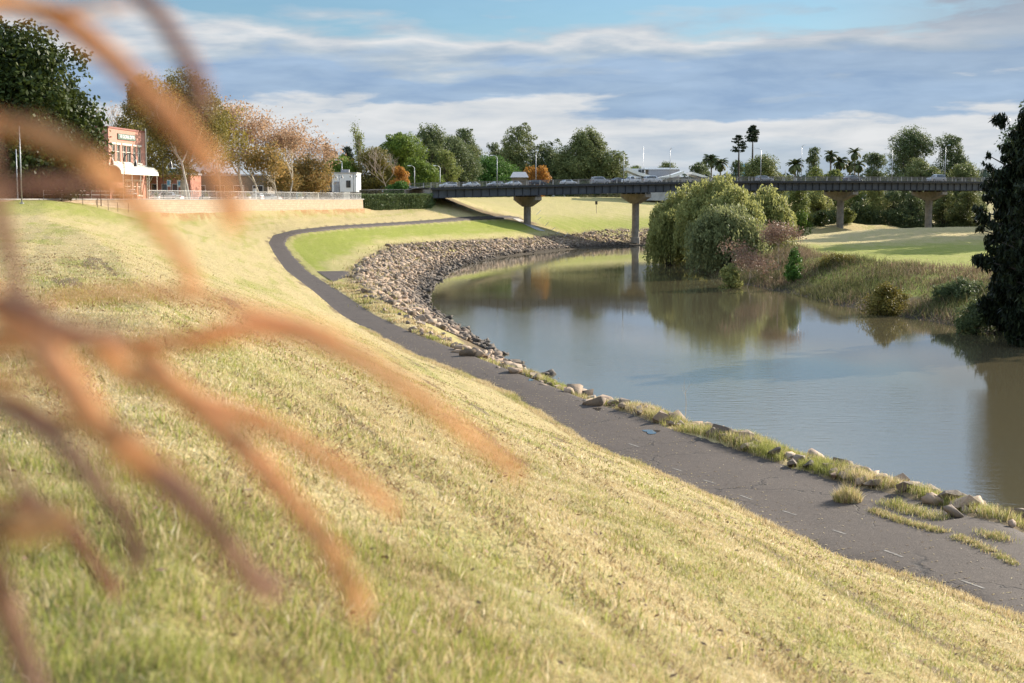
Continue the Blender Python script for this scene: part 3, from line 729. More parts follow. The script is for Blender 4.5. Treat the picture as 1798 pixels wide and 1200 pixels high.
# rubble revetment: two polylines, crest and waterline, filled between
def rubble(crest, water, n, smin, smax, lift=.12, name='rock_revetment', label=''):
    C_ = np.array(poly(crest, .5)); W_ = np.array(poly(water, .5)); Vs = []; Fs = []; LV = []; off = 0
    for k in range(n):
        t = random.random(); c = C_[int(t*(len(C_)-1))]; j = np.argmin((W_[:, 0]-c[0])**2+(W_[:, 1]-c[1])**2)
        # matching water point at same fraction blended with nearest
        w2 = W_[int(t*(len(W_)-1))]; w = .5*W_[j]+.5*w2
        u = random.uniform(-.03, 1.06); p = c+(w-c)*u
        x, y = p[0]+random.gauss(0, .3), p[1]+random.gauss(0, .3)
        z = h1(x, y)
        if z < -.25: continue
        s = random.uniform(smin, smax)*random.choice([.6, .8, 1, 1, 1.7]); v, f = vdata[k % 12]
        rt = np.array(Matrix.Rotation(random.uniform(0, 6.28), 3, 'Z') @ Matrix.Rotation(random.uniform(-.6, .6), 3, 'X') @ Matrix.Rotation(random.uniform(-.6, .6), 3, 'Y'))
        Vs.append((v*s*np.array([1.15, 1, .7])) @ rt.T+np.array([x, y, z+s*lift])); Fs.append(f+off); off += len(v); LV.append(np.full(len(v), random.random()))
    me = mkmesh(name, np.concatenate(Vs), np.concatenate(Fs), M['rubble'], vattrs={'lv': np.concatenate(LV)})
    return obj(name, me, label=label, cat='rocks', kind='stuff')
crf = [c for c in CREST if c[1] > 100]; 
k0 = next(i for i, c in enumerate(CREST) if c[1] > 100 and c[0] < 0)
crf = CREST[k0-1:-3]; wrf = [w for i, w in enumerate(WATER) if i >= 10][:-3]
rubble(crf, wrf, 15000, .22, .62, label='broken rock lining the river bend from the path to the bridge')
wn = [w for i, w in enumerate(WATER) if 2 <= i <= 12]; cn = [c for c in CREST if 14 < c[1] < 118 and c[0] < 19][:14]
rubble(cn, wn, 900, .35, .7, label='small rock fill on the steep bank below the path edge boulders')

# ------------------------------------------------------------------ vegetation
def leafcloud(C, Rr, n, s, asp=1., droop=0, up=.25, shell=.55, seed=0, squash=.8):
    """leaves around blob centres C (k,3) radii Rr; returns V,F,lv"""
    C = np.asarray(C, float); Rr = np.asarray(Rr, float); k = len(C)
    pr = Rr**2; pr /= pr.sum(); b = rng.choice(k, n, p=pr)
    d = rng.normal(0, 1, (n, 3)); d /= np.linalg.norm(d, axis=1)[:, None]
    rad = Rr[b]*(shell+(1.08-shell)*rng.uniform(0, 1, n)**.7)
    rad *= 1+.36*(fbm(d[:, 0]*2.2+b*3.1, d[:, 1]*2.2+d[:, 2]*1.7, 2, seed+3)-.5)*2
    p = C[b]+d*rad[:, None]*np.array([1, 1, squash])
    # clumpy gaps
    gp = fbm(p[:, 0]/(s*4.5)+p[:, 2]/(s*6), p[:, 1]/(s*4.5)-p[:, 2]/(s*5), 2, seed)
    ok = gp > .35; p, d, b = p[ok], d[ok], b[ok]; n = len(p)
    nrm = d*.55+rng.normal(0, .55, (n, 3))+np.array([0, 0, up]); nrm /= np.linalg.norm(nrm, axis=1)[:, None]
    if droop: 
        a = np.array([0, 0, -1.])+rng.normal(0, .25, (n, 3))
    else: a = rng.normal(0, 1, (n, 3))
    u = np.cross(nrm, a); u /= np.linalg.norm(u, axis=1)[:, None]+1e-9; v = np.cross(u, nrm)
    ss = s*rng.uniform(.6, 1.3, n)[:, None]
    V = np.stack([p-v*ss*.5*asp, p+u*ss*.33, p+v*ss*.5*asp, p-u*ss*.33], 1).reshape(-1, 3)
    Fc = np.arange(n*4).reshape(n, 4)
    lv = np.clip(.5+.25*rng.normal(0, 1, n)+.35*(rng.random(k)[b]-.5), 0, 1)
    return V, Fc, np.repeat(lv, 4)
def branches(base, h, spread, levels=4, n0=4, r0=.2, seed=0, lean=(0, 0), up=.5, ratio=.68, nsplit=3):
    """recursive limbs -> tube sets and tip points"""
    r = random.Random(seed); segs = []; tips = []
    def grow(p, d, l, rad, lev):
        pts = [p]; q = p.copy(); dd = d.copy()
        for i in range(3):
            dd = (dd+Vector((r.gauss(0, .13), r.gauss(0, .13), r.gauss(0, .08)+.05*up))).normalized(); q = q+dd*l/3; pts.append(q.copy())
        segs.append((pts, [rad, rad*.85, rad*.72, rad*.6], lev))
        if lev >= levels-1: tips.append(q); tips.append(pts[2]); return
        for k in range(nsplit if lev else n0):
            a = r.uniform(0, 6.28); t = r.uniform(.45, 1.) if lev else r.uniform(.6, 1.)
            s = spread*r.uniform(.6, 1.2); e = Vector((math.cos(a)*s, math.sin(a)*s, 0))
            nd = (dd*(.75)+e+Vector((0, 0, up*.4))).normalized()
            st = pts[-1] if t > .8 else pts[2]
            grow(st, nd, l*ratio*r.uniform(.8, 1.15), rad*.58, lev+1)
    grow(Vector(base), Vector((lean[0], lean[1], 1)).normalized(), h, r0, 0)
    return segs, tips
def wood(segs, n=5):
    mb = MB()
    for pts, rad, lev in segs: mb.tube([tuple(p) for p in pts], rad, n if lev < 2 else 3, False)
    return mb

def tree(name, label, px0, px1, ytop, Z, mat, style='broad', ls=None, bark='bark_dark', seed=1, dens=1.5, trunk=.12, group=None, basepx=None, yb=None, zb=None, nblob=None, cat='tree', dx=0):
    pc = (px0+px1)/2
    if 790 < pc < 1140 and 340 < Z < 446: Z += 100
    x = xat(pc, 350, Z)+dx; W = (px1-px0)/FPX*Z*((1.5 if style == 'gum' else 1.32) if Z > 290 else 1.12)
    zg = h1(x, Z) if zb is None else zb; zt = zat(ytop, Z); Ht = zt-zg
    if cat: t = thing(name, label, cat, (x, Z, zg), 0, group)
    rr_ = random.Random(seed*13+5); s = ls or max(.22, Z*.0011)
    segs = []
    C = []; RB = []
    if style == 'broad' or style == 'gum':
        nb = nblob or (16 if style == 'broad' else 22)
        cb = trunk*Ht; ch = Ht-cb
        for i in range(nb):
            if style == 'broad':
                u = rr_.uniform(.05, 1); prof = math.sin(math.pi*(.12+.80*u))**.7; rad = W*.5*prof; br = W*rr_.uniform(.17, .26)
            else:
                u = rr_.uniform(.0, 1); prof = math.sin(math.pi*(.1+.8*u))**.8*rr_.uniform(.6, 1.); rad = W*.5*prof; br = W*rr_.uniform(.11, .2)
            a = i*2.4+rr_.uniform(-.5, .5); rr2 = max(0, rad-br*.8)*(rr_.uniform(.25, 1)**.45)
            C.append((math.cos(a)*rr2, math.sin(a)*rr2, cb+ch*u*.86+(-.0)*br)); RB.append(br)
        top = max(c[2]+r_*.8 for c, r_ in zip(C, RB)); k = (Ht-cb)/max(.1, top-cb)
        C = [(c[0], c[1], cb+(c[2]-cb)*k) for c in C]
        ext = max(math.hypot(c[0], c[1])+r_*.85 for c, r_ in zip(C, RB)); kx = W*.5/ext
        C = [(c[0]*kx, c[1]*kx, c[2]) for c in C]
        C.append((0, 0, Ht-W*.14)); RB.append(W*.13)
        for q_ in range(5): C.append((rr_.gauss(0, W*.08), rr_.gauss(0, W*.08), cb+ch*(.12+.17*q_))); RB.append(W*.2)
        tr = [(0, 0, -.3), (rr_.uniform(-.3, .3), 0, cb*.6), (rr_.uniform(-.5, .5), 0, cb+ch*.25), (0, 0, cb+ch*.75)]
        segs.append((tr, [Ht*.025+.1, Ht*.02+.06, Ht*.015, Ht*.005], 0))
        for c, r_ in zip(C, RB):
            f = rr_.uniform(.05, .45); st = (tr[2][0]*f, 0, cb+(c[2]-cb)*f*.7)
            mid = (c[0]*.45, c[1]*.45, st[2]+(c[2]-st[2])*.4)
            segs.append(([st, mid, c], [Ht*.011, Ht*.007, Ht*.003], 1))
    elif style in ('cone', 'col'):
        cb = trunk*Ht; nb = nblob or 22
        for i in range(nb):
            u = (i+.5)/nb; w = (W*.5*(1-u)**.75+W*.05) if style == 'cone' else W*.5*math.sin(math.pi*(.15+.75*u))**.6
            br = max(W*.1, w*.55); a = i*2.4; q = max(0, w-br)
            C.append((math.cos(a)*q, math.sin(a)*q, cb+(Ht-cb)*u-br*.2)); RB.append(br)
        segs.append(([(0, 0, -.3), (0, 0, Ht*.5), (0, 0, Ht*.95)], [Ht*.02+.08, Ht*.015, Ht*.003], 0))
    nb0 = len(C)
    for q_ in range(34):
        i = rr_.randrange(nb0); a = rr_.uniform(0, 6.28); e = rr_.uniform(-.3, 1.3); k_ = RB[i]*rr_.uniform(.85, 1.15)
        c = (C[i][0]+math.cos(a)*math.cos(e)*k_, C[i][1]+math.sin(a)*math.cos(e)*k_, C[i][2]+math.sin(e)*k_*.85)
        if c[2] > .1: C.append(c); RB.append(RB[i]*rr_.uniform(.2, .38))
    area = sum(4*math.pi*r_*r_ for r_ in RB); n = int(min(60000, dens*area*.42/(s*s*.33)))
    V, Fc, lv = leafcloud(C, RB, n, s, seed=seed)
    obj('crown', mkmesh('crown', V, Fc, L[mat], vattrs={'lv': lv}), t)
    wood(segs).build('trunk', M[bark], t, True)
    return t

def leaftree(name, label, px0, px1, ytop, Z, mat, seed, bark='bark_white', group=None, ls=.3, per=7, h0=.28, spread=.55, levels=5, n0=4, mat2=None, r0=.17, zb=None, jit=.55, up=.5, nsplit=3, cat='tree'):
    """open tree: real branching with sparse leaves at the twig ends"""
    x = xat((px0+px1)/2, 350, Z); W = (px1-px0)/FPX*Z*1.15; zg = h1(x, Z) if zb is None else zb; Ht = zat(ytop, Z)-zg
    t = thing(name, label, cat, (x, Z, zg), 0, group)
    segs, tips = branches((0, 0, -.2), Ht*h0, spread, levels, n0, r0*Ht/12, seed, up=up, nsplit=nsplit)
    T = np.array([tuple(p) for p in tips]); lo = np.percentile(T[:, 2], 99); kx = W/2/max(.1, np.percentile(np.abs(T[:, :2]), 96)); kz = Ht*.97/lo
    S = np.array([kx, kx, kz]); T = T*S
    segs = [([tuple(np.array(p)*(S if q[1] else 1)) for p in pts], rad, lev) for q in [(0, 1)] for pts, rad, lev in segs]
    wood(segs).build('trunk', M[bark], t, True)
    if per:
        n = len(T)*per; p = np.repeat(T, per, 0)+rng.normal(0, jit, (len(T)*per, 3))
        V, Fc, lv = quads(p, ls)
        obj('crown', mkmesh('crown', V, Fc, L[mat], vattrs={'lv': lv}), t)
    return t
def quads(p, s, asp=1.3, vert=0.):
    n = len(p); nrm = rng.normal(0, 1, (n, 3)); nrm /= np.linalg.norm(nrm, axis=1)[:, None]
    a = rng.normal(0, 1, (n, 3))+np.array([0, 0, -vert]); u = np.cross(nrm, a); u /= np.linalg.norm(u, axis=1)[:, None]; v = np.cross(u, nrm)
    ss = s*rng.uniform(.6, 1.3, n)[:, None]
    V = np.stack([p-v*ss*.5*asp, p+u*ss*.3, p+v*ss*.5*asp, p-u*ss*.3], 1).reshape(-1, 3)
    return V, np.arange(n*4).reshape(n, 4), np.repeat(np.clip(rng.normal(.5, .27, n), 0, 1), 4)

def willow(label, px0, px1, ytop, Z, ybot, mat, seed, nst=420, ls=.42, lean=0):
    x = xat((px0+px1)/2, 350, Z); W = (px1-px0)/FPX*Z; zg = h1(x, Z); Ht = zat(ytop, Z)-zg; zb = zat(ybot, Z)-zg
    t = thing('willow_tree', label, 'willow', (x, Z, zg), 0)
    rr_ = random.Random(seed); segs = []; pts = []
    nb = 26
    for i in range(nb):
        a = i*2.4+rr_.uniform(-.4, .4); u = math.sqrt((i+.5)/nb); rad = W*.43*u
        zt = Ht*(1-.42*u**1.6)*rr_.uniform(.86, 1.02)-.8
        c = np.array([math.cos(a)*rad, math.sin(a)*rad*.8, zt])
        segs.append(([(rr_.uniform(-.5, .5), 0, -.3), (c[0]*.25+lean, c[1]*.25, zt*.4), (c[0]*.7, c[1]*.7, zt*.82), tuple(c)], [Ht*.018, Ht*.013, Ht*.007, Ht*.003], 0))
        br = W*rr_.uniform(.09, .15)
        for j in range(nst//nb):
            d = np.array([rr_.gauss(0, 1), rr_.gauss(0, 1), abs(rr_.gauss(0, .8))]); d /= np.linalg.norm(d)
            st = c+d*br*rr_.uniform(.5, 1.1)*np.array([1, 1, .55]); ln = rr_.uniform(.15, .62)*Ht
            ln = min(ln, max(.6, st[2]-zb)); out = d[:2]*rr_.uniform(.2, .9)
            m = max(3, int(ln/.22))
            for k in range(m):
                f = k/m; pts.append((st[0]+out[0]*(f**.5), st[1]+out[1]*(f**.5), st[2]-ln*f))
    p = np.array(pts); p += rng.normal(0, .13, p.shape)
    V, Fc, lv = quads(p, ls, 1.6, 2.2)
    # each strand clump shares tone
    obj('crown', mkmesh('crown', V, Fc, L[mat], vattrs={'lv': lv}), t)
    wood(segs).build('trunk', M['bark_dark'], t, True)

def palm(label, px, ytop, Z, fr=2.6, seed=1, nf=34):
    x = xat(px, 350, Z); zg = h1(x, Z); Ht = zat(ytop, Z)-zg-fr*.55
    t = thing('palm_tree', label, 'palm', (x, Z, zg)); rr_ = random.Random(seed)
    MB().tube([(0, 0, -.3), (.1, 0, Ht*.5), (0, 0, Ht)], [.32, .24, .3], 8).build('trunk', M['bark_grey'], t, True)
    Vs = []; Fs = []; LV = []
    for i in range(nf):
        a = rr_.uniform(0, 6.28); el = rr_.uniform(-.9, 1.3); d = Vector((math.cos(a), math.sin(a), 0)); p = Vector((0, 0, Ht)); e = el; pv = []
        for k in range(6): pv.append(p.copy()); p = p+(d*math.cos(e)+Vector((0, 0, math.sin(e))))*fr/5; e -= .33
        sd = Vector((-d.y, d.x, 0)); tone = rr_.random()
        for k in range(6):
            w = fr*.17*math.sin(math.pi*(.12+.8*k/5)); b = len(Vs)
            Vs += [tuple(pv[k]-sd*w+Vector((0, 0, -w*.5))), tuple(pv[k]), tuple(pv[k]+sd*w+Vector((0, 0, -w*.5)))]; LV += [tone]*3
            if k: Fs += [(b-3, b-2, b+1, b), (b-2, b-1, b+2, b+1)]
    obj('crown', mkmesh('crown', Vs, Fs, L['palm'], vattrs={'lv': np.array(LV)}), t)
def norfolk(label, px, ytop, ycb, Z, wpx, seed=1, whorls=9, name='norfolk_pine'):
    x = xat(px, 350, Z); zg = h1(x, Z); Ht = zat(ytop, Z)-zg; cb = zat(ycb, Z)-zg; W = wpx/FPX*Z/2
    t = thing(name, label, 'pine tree', (x, Z, zg)); rr_ = random.Random(seed)
    segs = [([(0, 0, -.3), (0, 0, Ht*.6), (0, 0, Ht)], [.45, .32, .08], 0)]; pts = []
    for w in range(whorls):
        u = w/(whorls-1); z = cb+(Ht-cb)*u; ln = W*(math.sin(math.pi*(.28+.62*u)))**.8
        for k in range(7):
            a = rr_.uniform(0, 6.28); l = ln*rr_.uniform(.6, 1.1); e = (math.cos(a)*l, math.sin(a)*l, z+l*.12)
            segs.append(([(0, 0, z), e], [.08, .03], 2))
            for q in range(16): f = rr_.uniform(.3, 1.05); pts.append((e[0]*f+rr_.gauss(0, .2), e[1]*f+rr_.gauss(0, .2), z+l*.12*f+rr_.gauss(0, .18)))
    V, Fc, lv = quads(np.array(pts), .75, 1.2)
    obj('crown', mkmesh('crown', V, Fc, L['pine'], vattrs={'lv': lv}), t); wood(segs).build('trunk', M['bark_dark'], t, True)

# --- town side, left to right
tree('fig_tree', 'huge dense dark green tree towering at the far left of the town', -150, 178, 44, 166, 'ficus', 'broad', ls=.6, seed=3, trunk=.08, nblob=44, dens=3.)
tree('fig_tree', 'lower dark green tree at the left edge beneath the huge tree', -60, 165, 215, 158, 'ficus', 'broad', ls=.5, seed=8, trunk=.12, nblob=18, dens=1.3)
tree('tree', 'sparse dark tree behind the red brick building', 188, 318, 128, 232, 'olive', 'gum', ls=.3, seed=5, trunk=.07, dens=.9, bark='bark_grey', nblob=26)
leaftree('plane_tree', 'bare grey brown tree peeping over the red building roof', 165, 250, 175, 240, 'rust', 14, 'bark_grey', per=3, ls=.25)
PG = None
def plane(px0, px1, yt, Z, mat, seed, label, per=9, ls=.3, jit=.7, levels=5, r0=.17): leaftree('plane_tree', label, px0, px1, yt, Z, mat, seed, ls=ls*1.1, per=int(per*1.7), jit=jit*1.15, h0=.27, r0=r0, levels=levels)
tree('plane_tree', 'tall olive and yellow plane tree right of the red building', 250, 402, 120, 203, 'olive', 'broad', ls=.28, seed=11, trunk=.22, bark='bark_white', dens=1.0, nblob=26)
plane(270, 400, 150, 197, 'yellow', 12, 'plane tree with yellow leaves and a forked white trunk near the wall end', 5)
plane(330, 450, 200, 214, 'yellow', 16, 'plane tree with yellow green lower leaves behind the blurred stem', 9)
plane(370, 480, 178, 222, 'rust', 13, 'tall plane tree with rusty brown leaves left of centre of the row', 10)
plane(400, 520, 215, 228, 'rust', 17, 'rusty plane tree with a leaning white trunk above the railing', 10)
plane(452, 560, 207, 236, 'rust', 18, 'pointed rusty plane tree at the right of the tall row', 10)
plane(440, 545, 262, 226, 'mixed', 19, 'low plane tree with orange leaves over the parked cars', 10)
plane(505, 590, 240, 250, 'rust', 20, 'thin rusty plane tree behind the orange leaved one', 7)
tree('plane_tree', 'low orange and green plane tree beside the white building', 500, 584, 275, 245, 'mixed', 'broad', ls=.28, seed=22, trunk=.3, bark='bark_white', dens=.9)
tree('plane_tree', 'small orange brown plane tree between the low orange ones', 455, 530, 283, 238, 'mixed', 'broad', ls=.28, seed=23, trunk=.34, bark='bark_white', dens=.7)
# --- behind the hedge
tree('tree', 'green tree behind the white building roof', 560, 632, 277, 330, 'green', 'broad', seed=31, trunk=.07)
norfolk('distant slim pine over the plane trees', 574, 254, 300, 520, 14, 3, 10)
tree('tree', 'small round distant tree between two far pines', 580, 594, 264, 520, 'pine', 'broad', seed=33, ls=.5, trunk=.6)
tree('tree', 'larger round topped distant tree above the white building', 599, 621, 257, 500, 'pine', 'broad', seed=34, ls=.5, trunk=.55)
leaftree('poplar_tree', 'thin pale green poplar with an open top', 628, 662, 216, 345, 'light', 35, 'bark_grey', per=6, ls=.35, spread=.25, up=1.2)
tree('tree', 'brown olive tree left of the bare tree', 622, 690, 258, 330, 'olive', 'broad', seed=36, trunk=.02, dens=1.1)
leaftree('bare_tree', 'leafless pale grey tree in front of the olive tree', 648, 712, 258, 312, 'rust', 37, 'twig', per=0, levels=6, n0=6, spread=.5, h0=.12, r0=.12)
tree('tree', 'small bright orange tree beside the bare tree', 686, 718, 290, 318, 'orange', 'broad', seed=38, trunk=.07)
tree('tree', 'broad mid green tree behind the bare tree', 668, 742, 233, 360, 'green', 'broad', seed=39, trunk=.04, nblob=22)
tree('tree', 'low dark green tree under the broad green tree', 700, 768, 285, 335, 'green', 'broad', seed=40, trunk=.02)
tree('bush', 'clipped rounded green bush by the end of the hedge', 682, 720, 322, 300, 'round', 'broad', seed=41, trunk=.02, cat='bush')
tree('gum_tree', 'tall dark gum tree with gaps left of the bridge start', 718, 790, 216, 390, 'gumdark', 'gum', seed=42, trunk=.07)
tree('gum_tree', 'rounded dark gum beside the tallest left gum', 782, 842, 224, 400, 'gumdark', 'gum', seed=43, trunk=.07)
tree('tree', 'light yellow green tree in front of the dark gums', 758, 806, 262, 345, 'light', 'gum', seed=44, trunk=.04)
tree('gum_tree', 'grey green tree filling the gap above the left bridge cars', 795, 862, 256, 385, 'gum', 'broad', seed=45, trunk=.02)
tree('tree', 'dense glossy round green tree above the bridge left end', 822, 908, 280, 350, 'round', 'broad', seed=46, trunk=.08, nblob=26, dens=1.4)
tree('gum_tree', 'small dark round tree left of the tall pointed tree', 850, 890, 250, 400, 'gumdark', 'broad', seed=47, trunk=.07)
tree('gum_tree', 'tall pointed dark green tree above the bridge', 880, 940, 222, 385, 'gum', 'col', seed=48, trunk=.02)
tree('gum_tree', 'medium dark green tree right of the tall pointed tree', 936, 994, 251, 390, 'gumdark', 'col', seed=49, trunk=.02)
tree('tree', 'small rounded orange brown tree above the bridge cars', 918, 960, 289, 345, 'orange', 'broad', seed=50, trunk=.02)
tree('gum_tree', 'largest spreading gum tree in the middle of the picture', 983, 1072, 226, 380, 'gum', 'gum', seed=51, trunk=.04, nblob=34, dens=1.3, bark='bark_grey')
tree('gum_tree', 'lower spreading limb side gum right of the largest gum', 1046, 1103, 262, 375, 'gum', 'gum', seed=52, trunk=.04)
tree('gum_tree', 'dark low tree filling behind the largest gum', 1000, 1090, 290, 400, 'gumdark', 'broad', seed=53, trunk=.02)
tree('gum_tree', 'dark spreading gum filling the gap behind the left gums', 742, 838, 240, 420, 'gumdark', 'gum', seed=154, trunk=.02)
tree('tree', 'olive green tree behind the orange tree by the bare tree', 690, 765, 256, 400, 'gum', 'broad', seed=155, trunk=.02)
tree('gum_tree', 'grey green gum joining the round tree to the tall pointed one', 842, 915, 262, 410, 'gum', 'gum', seed=156, trunk=.02)
tree('gum_tree', 'low grey green gum between the two medium gums', 950, 1015, 272, 410, 'gum', 'gum', seed=157, trunk=.02)
tree('tree', 'dark shrubby tree behind the tall pointed tree base', 860, 990, 300, 420, 'gumdark', 'broad', seed=54, trunk=.02)
tree('tree', 'small green tree left of the white winged building', 1098, 1130, 294, 440, 'green', 'broad', seed=55, trunk=.02)
tree('tree', 'dark tree directly behind the white building roof', 1148, 1190, 285, 560, 'gum', 'broad', seed=56, trunk=.02, ls=.6)
tree('tree', 'low dark tree behind the left wing of the white building', 1100, 1130, 291, 560, 'gumdark', 'broad', seed=57, trunk=.02, ls=.6)
tree('gum_tree', 'ragged dark gum left of the paired palms', 1208, 1240, 284, 520, 'gumdark', 'gum', seed=58, trunk=.07, ls=.55)
tree('gum_tree', 'slim dark gum against the paired palms', 1228, 1248, 276, 530, 'gumdark', 'gum', seed=59, trunk=.07, ls=.55)
palm('left palm of the pair behind the willow tops', 1248, 270, 470, 3.4, 1)
palm('right shaggier palm of the pair behind the willow tops', 1264, 276, 465, 3.4, 2, 44)
norfolk('shorter layered pine with flat drooping branches', 1296, 240, 266, 480, 30, 5, 6)
norfolk('tallest pine with a round tuft on a long bare trunk', 1320, 223, 248, 480, 24, 6, 8)
tree('gum_tree', 'ragged dark tree under the layered pine', 1276, 1308, 281, 500, 'gumdark', 'gum', seed=60, trunk=.02, ls=.5)
tree('tree', 'wide rounded dark green tree behind the tallest pine', 1305, 1375, 273, 470, 'gum', 'broad', seed=61, trunk=.05, ls=.5, nblob=26)
palm('single squat palm left of the round black tree', 1395, 278, 450, 3.6, 3)
tree('tree', 'compact upright dark tree between the squat and slim palms', 1414, 1442, 259, 455, 'gumdark', 'broad', seed=62, trunk=.12, ls=.45)
palm('slim palm with a skirted dark trunk', 1457, 263, 450, 3., 4)
palm('short bushy palm right of the skirted palm', 1473, 275, 450, 3.2, 5)
palm('tallest slim palm on a thin trunk', 1499, 259, 450, 3., 6)
palm('low palm left of the tallest slim palm', 1491, 280, 455, 3., 7)
palm('low palm right of the tallest slim palm', 1506, 280, 445, 3., 8)
tree('tree', 'pale green willowy tree top showing over the bridge', 1412, 1450, 290, 375, 'light', 'broad', seed=63, trunk=.02)
tree('tree', 'second pale green tree top beside the first over the bridge', 1444, 1484, 297, 372, 'light', 'broad', seed=64, trunk=.02)
tree('tree', 'domed dark tree left of the large right hand group', 1512, 1556, 266, 430, 'gumdark', 'broad', seed=65, trunk=.12, ls=.4)
tree('gum_tree', 'big ragged dark tree with twin tops above the bridge', 1552, 1645, 221, 400, 'gumdark', 'gum', seed=66, trunk=.04, nblob=36, ls=.4, dens=1.3)
tree('gum_tree', 'ragged dark tree between the twin top and the black tree', 1636, 1698, 233, 400, 'gumdark', 'gum', seed=67, trunk=.04, nblob=26, ls=.4)
tree('tree', 'olive green tree low in front of the big ragged one', 1580, 1650, 275, 385, 'gum', 'broad', seed=68, trunk=.05, ls=.4)
tree('tree', 'olive green shrubby tree low beside the black tree', 1650, 1730, 285, 385, 'gum', 'broad', seed=69, trunk=.05, ls=.4)
# --- under and behind the bridge, right bank
for i, (a, b_, yt, Z, mt, lb) in enumerate((
    (1385,1425,335,352,'light','willowy pale tree under the bridge beside the big willow'),
    (1415,1462,338,362,'willow','dark limbed willow left of the third pier'),
    (1478,1530,334,362,'light','pale drooping tree right of the third pier'),
    (1515,1560,336,364,'willow','pale drooping tree midway between third and fourth pier'),
    (1550,1590,338,364,'gumdark','dark tree just left of the fourth pier'),
    (1585,1625,338,366,'gumdark','dark tree directly behind the fourth pier'),
    (1636,1680,336,364,'gum','olive tree right of the fourth pier'),
    (1672,1725,338,362,'gum','olive tree under the bridge by the black tree'))):
    tree('tree', lb, a, b_, yt-12, Z, mt, 'broad', seed=80+i, trunk=.02, ls=.36)
tree('bush', 'low dark bush at the foot of the third pier', 1430, 1452, 372, 335, 'ficus', 'broad', seed=95, trunk=.02, cat='bush')
tree('bush', 'pale green bush on the field edge beside the third pier', 1478, 1500, 366, 340, 'light', 'broad', seed=96, trunk=.02, cat='bush')
tree('bush', 'green scrub at the foot of the big willow on the field side', 1392, 1424, 370, 315, 'green', 'broad', seed=97, trunk=.02, cat='bush')
# --- willows
willow('left weeping willow leaning over the water by the pier', 1136, 1262, 316, 223, 466, 'willow', 5, 1100, .36)
willow('tall back weeping willow at the centre of the clump', 1185, 1340, 300, 212, 455, 'willow', 6, 1200, .36)
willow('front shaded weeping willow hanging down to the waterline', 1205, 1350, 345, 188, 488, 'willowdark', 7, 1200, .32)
willow('right weeping willow beside the open field', 1285, 1396, 322, 202, 445, 'willow', 8, 900, .36)
willow('middle weeping willow filling the heart of the clump', 1225, 1345, 314, 196, 470, 'willow', 9, 1000, .34)
willow('low weeping willow on the outer left edge of the clump', 1140, 1215, 352, 218, 468, 'willow', 10, 600, .34)
def shrubby(label, px0, px1, yt, Z, mat, seed, bark='twig', per=6, ls=.18, levels=5, jit=.35, zb=None, cat='shrub', h0=.16):
    leaftree('shrub', label, px0, px1, yt, Z, mat, seed, bark, per=per, ls=ls, levels=levels, n0=6, spread=.9, h0=h0, r0=.1, jit=jit, up=.25, cat=cat, zb=zb)
shrubby('reddish brown twiggy shrub below the right willow', 1330, 1412, 392, 166, 'reddish', 101, per=9)
shrubby('second reddish twiggy shrub nearer the water', 1275, 1352, 425, 163, 'reddish', 102, per=8)
tree('bush', 'bright green leafy bush at the edge of the reddish shrub', 1378, 1412, 436, 158, 'round', 'broad', seed=103, trunk=.02, ls=.22, cat='bush')
tree('bush', 'yellow green bush hanging over the water below the shrub', 1262, 1305, 462, 161, 'willow', 'broad', seed=104, trunk=.02, ls=.2, cat='bush')
# --- dark casuarina on the right bank
def casuarina(label, px, ytop, Z, W, seed, ybase=None, zb=None, n=22000, nb=150):
    x = xat(px, 350, Z); zg = h1(x, Z); Ht = zat(ytop, Z)-zg
    t = thing('casuarina_tree', label, 'tree', (x, Z, zg)); rr_ = random.Random(seed); C = []; RB = []; segs = []
    for i in range(nb):
        u = (i+.5)/nb; w = W*.5*(.78+.3*math.sin(math.pi*u))*(1-u**6)*rr_.uniform(.6, 1.12); a = i*2.4+rr_.uniform(-.4, .4); br = rr_.uniform(.035, .08)*W*(1.25-u*.6)
        c = (math.cos(a)*max(0, w-br), math.sin(a)*max(0, w-br), Ht*(.02+.95*u)); C.append(c); RB.append(br)
        segs.append(([(0, 0, c[2]*.82), (c[0]*.5, c[1]*.5, c[2]*.93), c], [.1, .07, .03], 1))
        f_ = rr_.uniform(.45, .8); C.append((c[0]*f_, c[1]*f_, c[2]-.25)); RB.append(br*1.5)
        C.append((c[0]*1.08+rr_.gauss(0, .15), c[1]*1.08+rr_.gauss(0, .15), c[2]+rr_.uniform(-.1, .45))); RB.append(br*.45)
    for i in range(nb//2):
        u = rr_.random(); C.append((rr_.gauss(0, W*.12), rr_.gauss(0, W*.12), Ht*u*.93)); RB.append(W*.15*(1.1-u*.6))
    segs.append(([(0, 0, -.3), (0, 0, Ht*.5), (0, 0, Ht)], [.35, .22, .05], 0))
    V, Fc, lv = leafcloud(C, RB, int(n*1.5), .25, 2.2, 1, seed=seed, shell=.0)
    obj('crown', mkmesh('crown', V, Fc, L['casuarina'], vattrs={'lv': lv}), t); wood(segs).build('trunk', M['bark_dark'], t, True)
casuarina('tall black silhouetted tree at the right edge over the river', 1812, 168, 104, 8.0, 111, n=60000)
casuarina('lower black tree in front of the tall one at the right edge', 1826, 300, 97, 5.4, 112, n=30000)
casuarina('dark tree standing just outside the right edge', 1960, 150, 108, 13, 113, n=14000)
